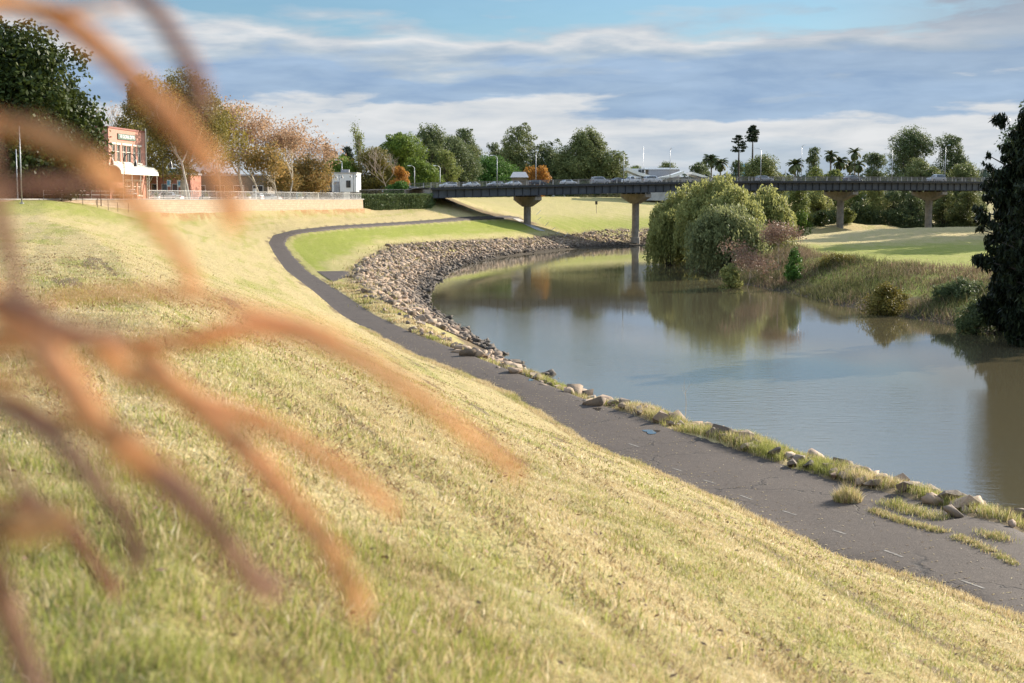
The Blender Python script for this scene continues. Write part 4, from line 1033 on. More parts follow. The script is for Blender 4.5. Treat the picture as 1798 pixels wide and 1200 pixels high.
# trees whose long shadows cross the field
for x_, y_, h_, sd__, lb in ((100, 262, 29, 121, 'dark tree past the right edge beside the upper field'), (106, 277, 34, 122, 'tallest dark tree past the right edge'), (113, 287, 33, 125, 'dark tree past the right edge behind the tallest'), (122, 298, 32, 123, 'farthest dark tree past the right edge'), (84, 222, 23, 124, 'tree past the right edge shading the grass slope'), (90, 233, 25, 126, 'second tree past the right edge by the grass slope'), (82, 203, 20, 127, 'nearest tree past the right edge on the grass slope')):
    tree('tree', lb, 899+x_/y_*FPX-8/y_*FPX, 899+x_/y_*FPX+8/y_*FPX, 350-(h1(x_, y_)+h_-10)/y_*FPX, y_, 'gumdark', 'broad', seed=sd__, trunk=.1, ls=.6)

# --- bank weeds on the right bank
def weeds(crest, water, n, hg, ls, seed, name, label, mat, u0=-.2, u1=1.04):
    C_ = np.array(poly(crest, 1.)); W_ = np.array(poly(water, 1.))
    i = rng.integers(0, len(C_), n); j = (i/len(C_)*len(W_)).astype(int); u = rng.uniform(u0, u1, n)
    dd = np.array([np.argmin((W_[:, 0]-C_[k][0])**2+(W_[:, 1]-C_[k][1])**2) for k in range(len(C_))])
    w = W_[dd[i]]; p = C_[i]+(w-C_[i])*u[:, None]; x = p[:, 0]+rng.normal(0, .7, n); y = p[:, 1]+rng.normal(0, .7, n)
    z = H(x, y); cl = fbm(x*.22, y*.22, 3, seed); ok = (z > -.1)&(rng.uniform(0, 1, n) < .25+1.3*cl); x, y, z, cl, u = x[ok], y[ok], z[ok], cl[ok], u[ok]; n = len(x)
    h = rng.uniform(hg[0], hg[1], n)*(.35+1.5*cl)
    green = np.clip(.34+2.1*(fbm(x*.1, y*.1, 3, seed+9)-.42)+.4*u, 0, 1)
    gg = (rng.uniform(0, 1, n) < green)*rng.uniform(.5, .95, n)
    V, Fc, A = blades(x, y, z, h, rng.uniform(ls*.6, ls*1.4, n), rng.uniform(.2, .95, n), gg, np.clip(rng.normal(.38, .24, n), 0, 1))
    # bushy puffs
    k = n//3; q = rng.integers(0, n, k); pp = np.stack([x[q], y[q], z[q]+rng.uniform(0, 1, k)*h[q]*.8], -1)+rng.normal(0, .12, (k, 3))
    V2, F2, lv2 = quads(pp, ls*2.2); A2 = {'green': np.repeat(gg[q], 4), 'lv': lv2*.7}
    V, Fc, A = joinset([(V, Fc, A), (V2, F2, A2)])
    return obj(name, mkmesh(name, V, Fc, mat, vattrs=A), label=label, cat='weeds', kind='stuff')
mw, nt, b = newmat('weed_blades'); g = N(nt)
col = g.mix(g.attr('green'), g.ramp(g.attr('lv'), [(0, (.10, .065, .04)), (.5, (.24, .17, .105)), (1, (.5, .4, .26))]), g.ramp(g.attr('lv'), [(0, (.03, .045, .012)), (.5, (.085, .11, .028)), (1, (.2, .22, .06))]))
g.link(col, b.inputs['Base Color']); b.inputs['Roughness'].default_value = .8; b.inputs['Specular IOR Level'].default_value = .1
tr = g.n('ShaderNodeBsdfTranslucent'); g.link(col, tr.inputs[0]); mx = g.n('ShaderNodeMixShader', inp={0: .3}); g.link(b.outputs[0], mx.inputs[1]); g.link(tr.outputs[0], mx.inputs[2]); g.link(mx.outputs[0], nt.nodes['Material Output'].inputs[0])
rc = [c for c in RCREST if 45 < c[1] < 240]; rw = [w for w in RWATER if 38 < w[1] < 240]
weeds(rc, rw, 90000, (.22, .85), .045, 3, 'bank_weeds', 'brown and green tall weeds covering the right river bank', mw)
for k, (px, py, sz, mt, lb) in enumerate(((1478, 482, 26, 'olive', 'olive brown bush on the right bank slope'), (1562, 520, 30, 'olive', 'olive green bush low on the right bank'), (1690, 520, 34, 'gumdark', 'dark bush by the black tree on the right bank'), (1722, 548, 30, 'gumdark', 'dark bush at the water edge below the black tree'))):
    c = P(px, py, z=1.6); tree('bush', lb, px-sz*1.4, px+sz*1.4, py-sz*.6, c[1], mt, 'broad', seed=140+k, trunk=.0, ls=.16, cat='bush', nblob=12, dens=1.3)
# left far crest: thin weeds by the rubble crest
weeds(CREST[18:-3], WATER[12:-3], 5000, (.15, .5), .05, 8, 'revetment_weeds', 'thin dry weeds growing through the rock lining', M['blade'], -.15, .5)
# bare sapling at the water's edge
c = P(1193, 716, z=2.6); segs = [([(0, 0, -.9), (.03, 0, .2), (.0, 0, .55)], [.014, .012, .009], 0), ([(0, 0, .55), (-.06, 0, .8), (-.03, 0, 1.05)], [.008, .006, .003], 1), ([(0, 0, .55), (.12, 0, .75), (.3, 0, .95)], [.007, .005, .002], 1), ([(.02, 0, .4), (-.1, .05, .62), (-.12, .05, .85)], [.006, .004, .002], 1), ([(.12, 0, .75), (.14, 0, .95)], [.004, .002], 1)]
t = thing('sapling', 'thin bare white sapling standing at the water edge behind the boulders', 'sapling', (c[0]+.25, c[1]+.35, 2.55)); wood(segs, 6).build('stem', M['bark_white'], t, True)
# distant woods
def woods():
    pts = []; 
    for k in range(20000):
        a = random.uniform(-.40, .42); Z = random.uniform(600, 760); x = a*Z
        zz = 9+random.random()**.7*(9+7*fbm(np.array([x*.018]), np.array([2.]), 3, 4)[0]); pts.append((x, Z, zz))
    V, Fc, lv = quads(np.array(pts), 2.2)
    obj('distant_woods', mkmesh('distant_woods', V, Fc, L['far'], vattrs={'lv': lv}), label='low dark belt of distant woodland beyond the bridge', cat='woodland', kind='stuff')
woods()
def scrub(name, label, line, h, n, ls, mat):
    L_ = np.array(poly(line, 1.)); i = rng.integers(0, len(L_), n); x = L_[i, 0]+rng.normal(0, 1.2, n); y = L_[i, 1]+rng.normal(0, 1.5, n)
    hh = h*(.45+1.1*fbm(x*.16, y*.1, 3, 19)); p = np.stack([x, y, H(x, y)+hh*rng.uniform(0, 1, n)**.8], -1)
    V, Fc, lv = quads(p, ls); obj(name, mkmesh(name, V, Fc, L[mat], vattrs={'lv': lv}), label=label, cat='scrub', kind='stuff')
scrub('scrub', 'dark undergrowth along the top of the far field under the bridge', [(-28, 432), (0, 452), (30, 470), (62, 486), (95, 498)], 4.2, 15000, .6, 'gumdark')
scrub('scrub', 'shadowy undergrowth between the trees beyond the right hand field', [(68, 353), (95, 361), (125, 364), (160, 366)], 5.2, 26000, .42, 'gumdark')
slope_leaves()
def hills():
    Vs = []; n = 160; 
    for i in range(n):
        a = -.45+.95*i/(n-1); Z = 3600
        h = 9+30*fbm(np.array([a*7.]), np.array([1.]), 4, 12)[0]+34*math.exp(-((a-.21)/.06)**2)+14*math.exp(-((a-.30)/.05)**2)
        for (dz, k) in ((0, 0), (350, .6), (800, 1.), (1600, .0)): Vs.append((a*(Z+dz), Z+dz, -5+h*k*1.45+(0 if k else 0)))
    Fs = [(i*4+k, (i+1)*4+k, (i+1)*4+k+1, i*4+k+1) for i in range(n-1) for k in range(3)]
    m = simple('hazy_forested_hill', (.05, .075, .085), .95, var=.3, scale=.01)  # blue-green forest colour with distance haze painted into it
    tag(obj('hills', mkmesh('hills', Vs, Fs, m, True)), kind='structure')
hills()

# ------------------------------------------------------------------ hedge
def hedge():
    hp = np.array([(p[0], p[1], p[2]) for p in hedge_pts()]); hp = np.array(poly(hp, .5)); n = len(hp)
    T = np.gradient(hp[:, :2], axis=0); T /= np.linalg.norm(T, axis=1)[:, None]; nn = np.stack([T[:, 1], -T[:, 0]], -1)
    s = np.linspace(0, 1, n); topz = np.interp(s, [0, .6, .72, .85, 1], [zat(342.5, 268), zat(342, 278), zat(337, 281), zat(333.5, 287), zat(333.5, 296)])
    t = thing('hedge', 'long clipped dark green hedge curving round at the bridge end', 'hedge', (hp[0][0], hp[0][1], hp[0][2]))
    o0 = hp[0]; N_ = 26000; i = rng.integers(0, n, N_); face = rng.uniform(0, 1, N_); dep = 1.6
    z = hp[i, 2]-.2+(topz[i]-hp[i, 2]+.2)*rng.uniform(0, 1, N_)**.95; off = rng.uniform(-.12, .1, N_)
    top = face > .8; z = np.where(top, topz[i]+rng.normal(0, .06, N_), z); off = np.where(top, -rng.uniform(0, dep, N_), off)
    z = z+.12*(fbm(i*.13, z*.8, 2, 3)-.5); off = off+.35*(fbm(i*.12, z*.9, 2, 7)-.5)
    p = np.stack([hp[i, 0]+nn[i, 0]*off, hp[i, 1]+nn[i, 1]*off, z], -1)-o0+rng.normal(0, .06, (N_, 3))
    V, Fc, lv = quads(p, .26)
    obj('foliage', mkmesh('foliage', V, Fc, L['hedge'], vattrs={'lv': lv}), t)
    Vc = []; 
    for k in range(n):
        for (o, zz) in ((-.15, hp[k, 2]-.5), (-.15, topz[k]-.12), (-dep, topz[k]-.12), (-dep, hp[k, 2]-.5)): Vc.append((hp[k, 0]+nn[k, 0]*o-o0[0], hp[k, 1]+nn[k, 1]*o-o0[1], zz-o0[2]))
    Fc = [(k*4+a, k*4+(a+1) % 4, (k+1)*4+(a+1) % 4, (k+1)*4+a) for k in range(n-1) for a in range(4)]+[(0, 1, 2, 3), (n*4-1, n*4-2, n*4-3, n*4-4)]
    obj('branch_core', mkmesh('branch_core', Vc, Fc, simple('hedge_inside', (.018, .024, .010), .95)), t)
hedge()

# ------------------------------------------------------------------ retaining wall and railings
def uvmesh(name, V, Fc, mat, uvw, parent=None): return obj(name, mkmesh(name, V, Fc, mat, vattrs={'uvw': np.asarray(uvw, float)}), parent)
t0, t1 = WB[0][0]-16, WB[-1][0]
wl = thing('retaining_wall', 'long cream sandstone block wall holding up the car park', 'wall', (*wallpt(0), 8))
o0 = np.array([*wallpt(0), 8.]); ts = np.linspace(t0, t1, 60); V = []; uv = []
for off in (-.4, .4):
    for t_ in ts:
        for z in (6.6, 9.93): V.append(np.array([*wallpt(t_+(0 if z < 9 else -.6 if t_ == ts[-1] else 0), off), z])-o0); uv.append((t_, z, off))
n = len(ts)*2; Fc = []
for i in range(len(ts)-1):
    a = 2*i; Fc += [(a, a+2, a+3, a+1), (n+a, n+a+1, n+a+3, n+a+2), (a+1, a+3, n+a+3, n+a+1)]
Fc += [(n-2, 2*n-2, 2*n-1, n-1)]
uvmesh('wall_face', V, Fc, M['sandstone'], uv, wl)
mb = MB()
for i in range(len(ts)-1):
    a, b_ = ts[i], ts[i+1]; c = wallpt((a+b_)/2, 0); mb.box((c[0]-o0[0], c[1]-o0[1], 9.99-8), (.98, (b_-a)-.02, .12), -math.atan2(.2027, .979))
mb.build('coping', M['concrete_pale'], wl)
def railing(name, label, pts, h, spacing, nb, mat, rbar=.02, rails=(1., .12), group=None, post=.04):
    """pts world polyline at foot height"""
    pts = [np.array(p, float) for p in pts]; o = pts[0]; t = thing(name, label, 'fence', tuple(o)); P_ = poly(pts, spacing)
    mb = MB(); 
    for r_ in rails: mb.tube([tuple(p-o+np.array([0, 0, h*r_])) for p in P_], rbar*1.3, 4)
    mb.build('rail', mat, t)
    mb = MB()
    if nb:
        for a, b_ in zip(P_[:-1], P_[1:]):
            for k in range(1, nb): q = a+(b_-a)*k/nb-o; mb.tube([tuple(q+np.array([0, 0, h*rails[-1]])), tuple(q+np.array([0, 0, h*rails[0]]))], rbar*.6, 3, False)
        mb.build('baluster_panel', mat, t)
    me = None
    for p in P_[:100]:
        if me is None:
            q = MB().tube([(0, 0, -.1), (0, 0, h*1.04)], post, 5).build('post', mat, t); me = q.data
        else: q = bpy.data.objects.new('post', me); COL.objects.link(q); q.parent = t
        q.location = tuple(p-o)
    return t
M['railwhite'] = simple('pale_rail_paint', (.60, .57, .52), .5, var=.1)
tr0 = wall_t(262)
railing('railing', 'pale metal railing with thin bars on top of the sandstone wall', [(*wallpt(tr0, .1), 10.05), (*wallpt(t1, .1), 10.05)], 1.05, 2.6, 14, M['railwhite'], .022)
railing('railing', 'open pipe railing on the sloping left end of the wall', [(*wallpt(WB[0][0]-2, .1), 10.05), (*wallpt(tr0-4, .1), 10.05)], .9, 3.2, 0, M['railwhite'], .018, rails=(1., .5))
q = [P(px, py, Z=Z) for px, py, Z in ((99,344,156),(136,358,158),(162,368,161),(181,373,163),(198,376,166),(217,378.5,170))]
railing('wire_fence', 'low wire fence of thin dark posts down the grass by the wall', [(p[0]+.6, p[1], h1(p[0]+.6, p[1])) for p in q], 1.05, 2.4, 0, M['bark_grey'], .008, rails=(1., .6, .25), post=.035)
railing('fence', 'dark bar fence running along behind the hedge', [P(628,351,Z=270)[:2]+(9.7,), P(720,351,Z=285)[:2]+(9.9,)], 2.0, 2.6, 10, M['black'], .03)
railing('fence', 'grey mesh fence climbing beside the bridge approach', [P(720,350,Z=286)[:2]+(11.,), P(745,348,Z=290)[:2]+(11.6,), P(770,347,Z=293)[:2]+(12.2,)], 1.0, 2.4, 8, M['rail_grey'], .025)

# ------------------------------------------------------------------ bridge
BA = np.array([.914, .407]); BN = np.array([-.407, .914]); B0 = np.array([27., 312.])
BANG = math.atan2(BA[1], BA[0])
def bs(s, o=0): return B0+BA*s+BN*o
def dz(s): return float(np.interp(s, [-80, -47, -26, 0, 27, 54, 80, 110, 180], [11.75, 12.2, 12.78, 13.4, 13.85, 14.02, 14.05, 14.0, 13.6]))
br = thing('road_bridge', 'long dark steel girder road bridge on hammerhead concrete piers', 'bridge', (B0[0], B0[1], 8))
OB = np.array([B0[0], B0[1], 8.])
S0, S1 = -50., 150.; SS = np.arange(S0, S1+.1, 1.)
def strip(prof, name, mat, smooth=False):
    """prof: list (offset, dz) closed"""
    V = []; n = len(prof)
    for s in SS:
        for o, z in prof: p = bs(s, o); V.append((p[0]-OB[0], p[1]-OB[1], dz(s)+z-OB[2]))
    Fc = [(i*n+k, i*n+(k+1) % n, (i+1)*n+(k+1) % n, (i+1)*n+k) for i in range(len(SS)-1) for k in range(n)]+[tuple(range(n)), tuple(range(len(V)-1, len(V)-n-1, -1))]
    m = MB(); m.add(V, Fc); return m.build(name, mat, br)
strip([(-6.1, -.32), (6.1, -.32), (6.1, -.02), (-6.1, -.02)], 'deck', M['concrete'])
strip([(-4.3, -.016), (4.3, -.016), (4.3, .03), (-4.3, .03)], 'road_surface', M['asphalt'])
for o in (-5.55, 5.55):
    m = MB(); V = []; 
    for s in SS:
        for oo, z in ((-.03, -1.9), (.03, -1.9), (.03, -.34), (-.03, -.34)): p = bs(s, o+oo); V.append((p[0]-OB[0], p[1]-OB[1], dz(s)+z-OB[2]))
    m.add(V, [(i*4+k, i*4+(k+1) % 4, i*4+4+(k+1) % 4, i*4+4+k) for i in range(len(SS)-1) for k in range(4)])
    gd = m.build('girder', M['steel'], br)
    m = MB(); sgn = -1 if o < 0 else 1
    for (za, zb_, wd) in ((-2.0, -1.88, .42), (-.36, -.24, .42)):
        V = []
        for s in SS:
            for oo, z in ((-wd/2, za), (wd/2, za), (wd/2, zb_), (-wd/2, zb_)): p = bs(s, o+oo); V.append((p[0]-OB[0], p[1]-OB[1], dz(s)+z-OB[2]))
        m.add(V, [(i*4+k, i*4+(k+1) % 4, i*4+4+(k+1) % 4, i*4+4+k) for i in range(len(SS)-1) for k in range(4)])
    for s in np.arange(S0, S1, 1.85):
        p = bs(s, o+sgn*.13); big = abs(((s+.3) % 26.6)-.3) < 1.
        m.box((p[0]-OB[0], p[1]-OB[1], dz(s)-1.12-OB[2]), (.07 if not big else .22, .2, 1.52), BANG)
    m.build('stiffener', M['steel_dark'], gd)
# kerb / fascia and parapets
for o in (-6.2, 6.2):
    m = MB(); V = []
    for s in SS:
        for oo, z in ((-.1, -.3), (.1, -.3), (.1, .14), (-.1, .14)): p = bs(s, o+oo); V.append((p[0]-OB[0], p[1]-OB[1], dz(s)+z-OB[2]))
    m.add(V, [(i*4+k, i*4+(k+1) % 4, i*4+4+(k+1) % 4, i*4+4+k) for i in range(len(SS)-1) for k in range(4)]); m.build('kerb', M['steel_dark'], br)
    m = MB()
    for zz, w in ((1.12, .07), (.24, .05)):
        V = []
        for s in SS:
            for oo, z in ((-w, -w/2), (w, -w/2), (w, w/2), (-w, w/2)): p = bs(s, o+oo); V.append((p[0]-OB[0], p[1]-OB[1], dz(s)+z+zz-OB[2]))
        m.add(V, [(i*4+k, i*4+(k+1) % 4, i*4+4+(k+1) % 4, i*4+4+k) for i in range(len(SS)-1) for k in range(4)])
    for s in np.arange(S0, S1, .17):
        p = bs(s, o); m.box((p[0]-OB[0], p[1]-OB[1], dz(s)+.68-OB[2]), (.028, .03, .86), BANG)
    pr = m.build('parapet_rail', M['rail_grey'], br)
    for s in np.arange(S0, S1, 3.0):
        p = bs(s, o)
        if 'pp' not in globals(): q = MB().box((0, 0, 0), (.12, .12, 1.05), BANG).build('parapet_post', M['concrete_pale'], pr); pp = q.data
        else: q = obj('parapet_post', pp, pr)
        q.location = (p[0]-OB[0], p[1]-OB[1], dz(s)+.66-OB[2])
PIERS = [-26, 0, 27.5, 54.5, 80.5, 107]
for k, s in enumerate(PIERS):
    p = bs(s); zg = min(h1(*p), h1(*bs(s, -4))) ; zg = max(zg, -2.4)-.5; zt = dz(s)-2.02
    pr = thing('pier', None, None, (p[0]-OB[0], p[1]-OB[1], 0), BANG); pr.parent = br
    for kk in ('label', 'category', 'group'): 
        if kk in pr: del pr[kk]
    def zz(z): return z-OB[2]
    sec = 12; V = []; 
    levels = [(zg, .9), (1.7, .9), (1.75, .72), (zt-2.3, .72)] if zg < 0 else [(zg, .72), (zt-2.3, .72)]
    for z, r_ in levels:
        for q in range(16): a = 2*math.pi*q/16; V.append((r_*math.cos(a), 1.35*r_*math.sin(a), zz(z)))
    m = MB(); m.add(V, [(i*16+q, i*16+(q+1) % 16, i*16+16+(q+1) % 16, i*16+16+q) for i in range(len(levels)-1) for q in range(16)]); m.build('column', M['concrete'], pr, False)
    prof = [(-1.0, zz(zt-2.35)), (1.0, zz(zt-2.35)), (5.6, zz(zt-.95)), (5.6, zz(zt-.28)), (-5.6, zz(zt-.28)), (-5.6, zz(zt-.95))]
    m = MB(); m.prism(prof, lambda u, z: (-.72, u, z), lambda u, z: (.72, u, z)); m.build('cap', M['concrete'], pr)
    for o in (-5.55, -3.3, -1.1, 1.1, 3.3, 5.55):
        if 'brg' not in globals(): q = MB().box((0, 0, 0), (.9, .5, .28)).build('bearing', M['steel_dark'], pr); brg = q.data
        else: q = obj('bearing', brg, pr)
        q.location = (0, o, zz(zt-.13))
m = MB()
for o in (-3.3, -1.1, 1.1, 3.3):
    V = []
    for s in SS:
        for oo, z in ((-.15, -1.9), (.15, -1.9), (.15, -.34), (-.15, -.34)): p = bs(s, o+oo); V.append((p[0]-OB[0], p[1]-OB[1], dz(s)+z-OB[2]))
    m.add(V, [(i*4+k, i*4+(k+1) % 4, i*4+4+(k+1) % 4, i*4+4+k) for i in range(len(SS)-1) for k in range(4)])
m.build('inner_girder', M['steel_dark'], br)
p = bs(-50.5); m = MB(); m.box((p[0]-OB[0], p[1]-OB[1], 10.3-8), (1.6, 12, 3.2), BANG); m.build('abutment', M['concrete'], br)
# concrete slab round the first pier foot
sl = [P(900,383,Z=306), P(912,382,Z=308), P(957,399,Z=297), P(942,401,Z=294)]
V = [(q[0], q[1], h1(q[0], q[1])+.12) for q in sl]+[(q[0], q[1], h1(q[0], q[1])-.4) for q in sl]
tag(obj('pavement', mkmesh('pavement', V, [(0, 1, 2, 3), (0, 4, 5, 1), (1, 5, 6, 2), (2, 6, 7, 3), (3, 7, 4, 0)], M['concrete_pale'])), kind='structure')
# approach road
rp = [bs(-49.8), bs(-60), bs(-75)+np.array([0, -1]), bs(-100)+np.array([0, -2]), bs(-140)]
V = []; Fc = []
q2 = poly([(a[0], a[1], 0) for a in rp], 2.)
for i, a in enumerate(q2):
    for o in (-5, 5): e = a[:2]+BN*o; V.append((e[0], e[1], max(h1(*a[:2])+.25, np.interp(i, [0, 4, 12, 30], [dz(-50)-.02, 12.0, 11.3, 10.2]))))
    if i: k = 2*i; Fc.append((k-2, k-1, k+1, k))
tag(obj('road', mkmesh('road', V, Fc, M['asphalt'])), kind='structure')
# thin marker stakes on the far green bank
for i, (a, b_, c, d, zd) in enumerate(((944,381,950,376,318),(957,390,963,383,308),(968,395,975,390,303),(977,402,983,397,300),(991,411,997,404,300),(1022,403,1028,395,312),(1038,409,1044,401,313),(942,358,950,350,330))):
    p, q = np.array(P(a, b_, Z=zd)), np.array(P(c, d, Z=zd)); g0 = h1(p[0], p[1]); sh = np.array([0, 0, g0-p[2]])
    tag(MB().tube([tuple(p+sh), tuple(q+sh)], .05, 4).build('stake', M['white']), 'thin leaning white stake on the green bank right of the first pier', 'stake', 'stakes on the green bank')
t = thing('sign_post', 'small dark marker sign standing in the mown field behind the bridge', 'sign', (*P(1047,372,Z=356)[:2], h1(*P(1047,372,Z=356)[:2])))
MB().tube([(0, 0, -.2), (0, 0, 2.6)], .05, 5).build('post', M['rail_grey'], t); MB().box((0, -.08, 2.6), (.6, .05, .8)).build('board', M['bark_dark'], t)

# ------------------------------------------------------------------ lamps
def lamp(px, ytop, s=None, o=0, loc=None, arm=1.6, ang=0, label='', group=None, armside=1):
    if s is None and loc is None:
        k = (px-899)/FPX*.995; s = (k*(B0[1]+BN[1]*o)-(B0[0]+BN[0]*o))/(BA[0]-k*BA[1])
    if loc is None: p = bs(s, o); zb = dz(s)+.1
    else: p = loc[:2]; zb = loc[2]
    zt = zat(ytop, p[1]); h = zt-zb
    t = thing('street_lamp', label, 'street lamp', (p[0], p[1], zb), 0, group)
    MB().tube([(0, 0, -.1), (0, 0, h*.5), (0, 0, h)], [.10, .085, .065], 6).build('pole', M['pole'], t, True)
    d = np.array([math.cos(ang), math.sin(ang)])*arm
    MB().tube([(0, 0, h*.985), (d[0]*.5, d[1]*.5, h+.3), (d[0], d[1], h+.38)], .05, 5).build('arm', M['pole'], t, True)
    MB().box((d[0]*1.2, d[1]*1.2, h+.36), (.75, .3, .16), ang, .7).build('lamp_head', M['lampglass'], t)
AN = math.atan2(BN[1], BN[0])
for px, yt, w in ((873,276,'above the glossy round tree'),(1095,271,'just left of the second pier'),(1335,263,'beside the tallest pine'),(1565,264,'at the left of the big ragged trees')):
    lamp(px, yt, o=-6.35, ang=AN+.25, label='street lamp on the near bridge parapet '+w)
for px, yt, w in ((941,268,'in front of the orange tree'),(1176,263,'over the white winged building'),(1406,258,'by the squat palm'),(1658,258,'near the silver car on the right')):
    lamp(px, yt, o=6.35, ang=AN+math.pi-.25, label='street lamp on the far side of the bridge '+w)
for px, yt, Z, lb in ((728,294,318,'street lamp on the road behind the clipped bush'),(773,294,312,'street lamp at the very start of the bridge'),(601,284,300,'pale street lamp rising behind the white building')):
    x = xat(px, 340, Z); lamp(px, yt, loc=(x, Z, h1(x, Z)), ang=math.pi, label=lb, arm=1.)
def crook(px, Z, ytop, label, dirx=1, arch=1.6, double=False, h1z=None):
    x = xat(px, 340, Z); z0 = h1(x, Z); h = zat(ytop, Z)-z0
    t = thing('lamp_post', label, 'lamp post', (x, Z, z0))
    if not double:
        pts = [(0, 0, -.1), (0, 0, h-arch*.75)]+[(arch*.75*(1-math.cos(a))*dirx, 0, h-arch*.75+arch*.75*math.sin(a)) for a in np.linspace(.3, math.pi*1.0, 9)]
        MB().tube(pts, .055, 6).build('pole', M['black'], t, True); e = pts[-1]
        MB().tube([e, (e[0], 0, e[2]-.35), (e[0], 0, e[2]-.85)], [.05, .17, .26], 8).build('lantern', M['black'], t)
    else:
        MB().tube([(0, 0, -.1), (0, 0, h)], .055, 6).build('pole', M['black'], t, True)
        MB().tube([(-.55, 0, h-.1), (.55, 0, h-.1)], .03, 5).build('crossarm', M['black'], t)
        for sx in (-.55, .55): MB().tube([(sx, 0, h-.1), (sx, 0, h-.3), (sx, 0, h-.62)], [.03, .1, .2], 8).build('lantern', M['black'], t)
crook(219, 174.5, 270, 'black crook lamp post in front of the red shop windows', 1, .95)
crook(177, 166, 266, 'black crook lamp post at the left corner of the red shop', 1, .95)
crook(287, 186, 276, 'plain black lamp post just right of the red shop awning', 1, .7)
crook(596, 268, 307, 'twin lantern post at the left of the white building', double=True)
crook(621, 270, 306, 'twin lantern post at the right corner of the white building', double=True)
for px, yt, lb in ((38, 222, 'taller pale flagpole on the levee at the far left'), (31, 262, 'shorter pale flagpole behind at the far left')):
    Z = 140 if px == 38 else 150; x = xat(px, 345, Z); z0 = h1(x, Z); t = thing('flagpole', lb, 'pole', (x, Z, z0)); MB().tube([(0, 0, -.2), (0, 0, zat(yt, Z)-z0)], [.07, .045], 6).build('pole', M['pole'], t, True)
    MB().tube([(0, 0, -.02), (0, 0, .12)], .22, 8).build('foot', M['concrete_pale'], t)
for px, Z, yt in ((477+150, 300, 310), (1129, 480, 258)):
    x = xat(px, 340, Z); z0 = h1(x, Z); t = thing('mast', 'thin mast against the sky over the white winged building' if px > 1000 else 'thin dark pole behind the hedge fence', 'pole', (x, Z, z0)); MB().tube([(0, 0, -.2), (0, 0, zat(yt, Z)-z0)], [.08, .05], 5).build('pole', M['pole'] if px > 1000 else M['black'], t, True); MB().tube([(-.5, 0, zat(yt, Z)-z0-.6), (.5, 0, zat(yt, Z)-z0-.6)], .03, 4).build('crossarm', M['rail_grey'], t)

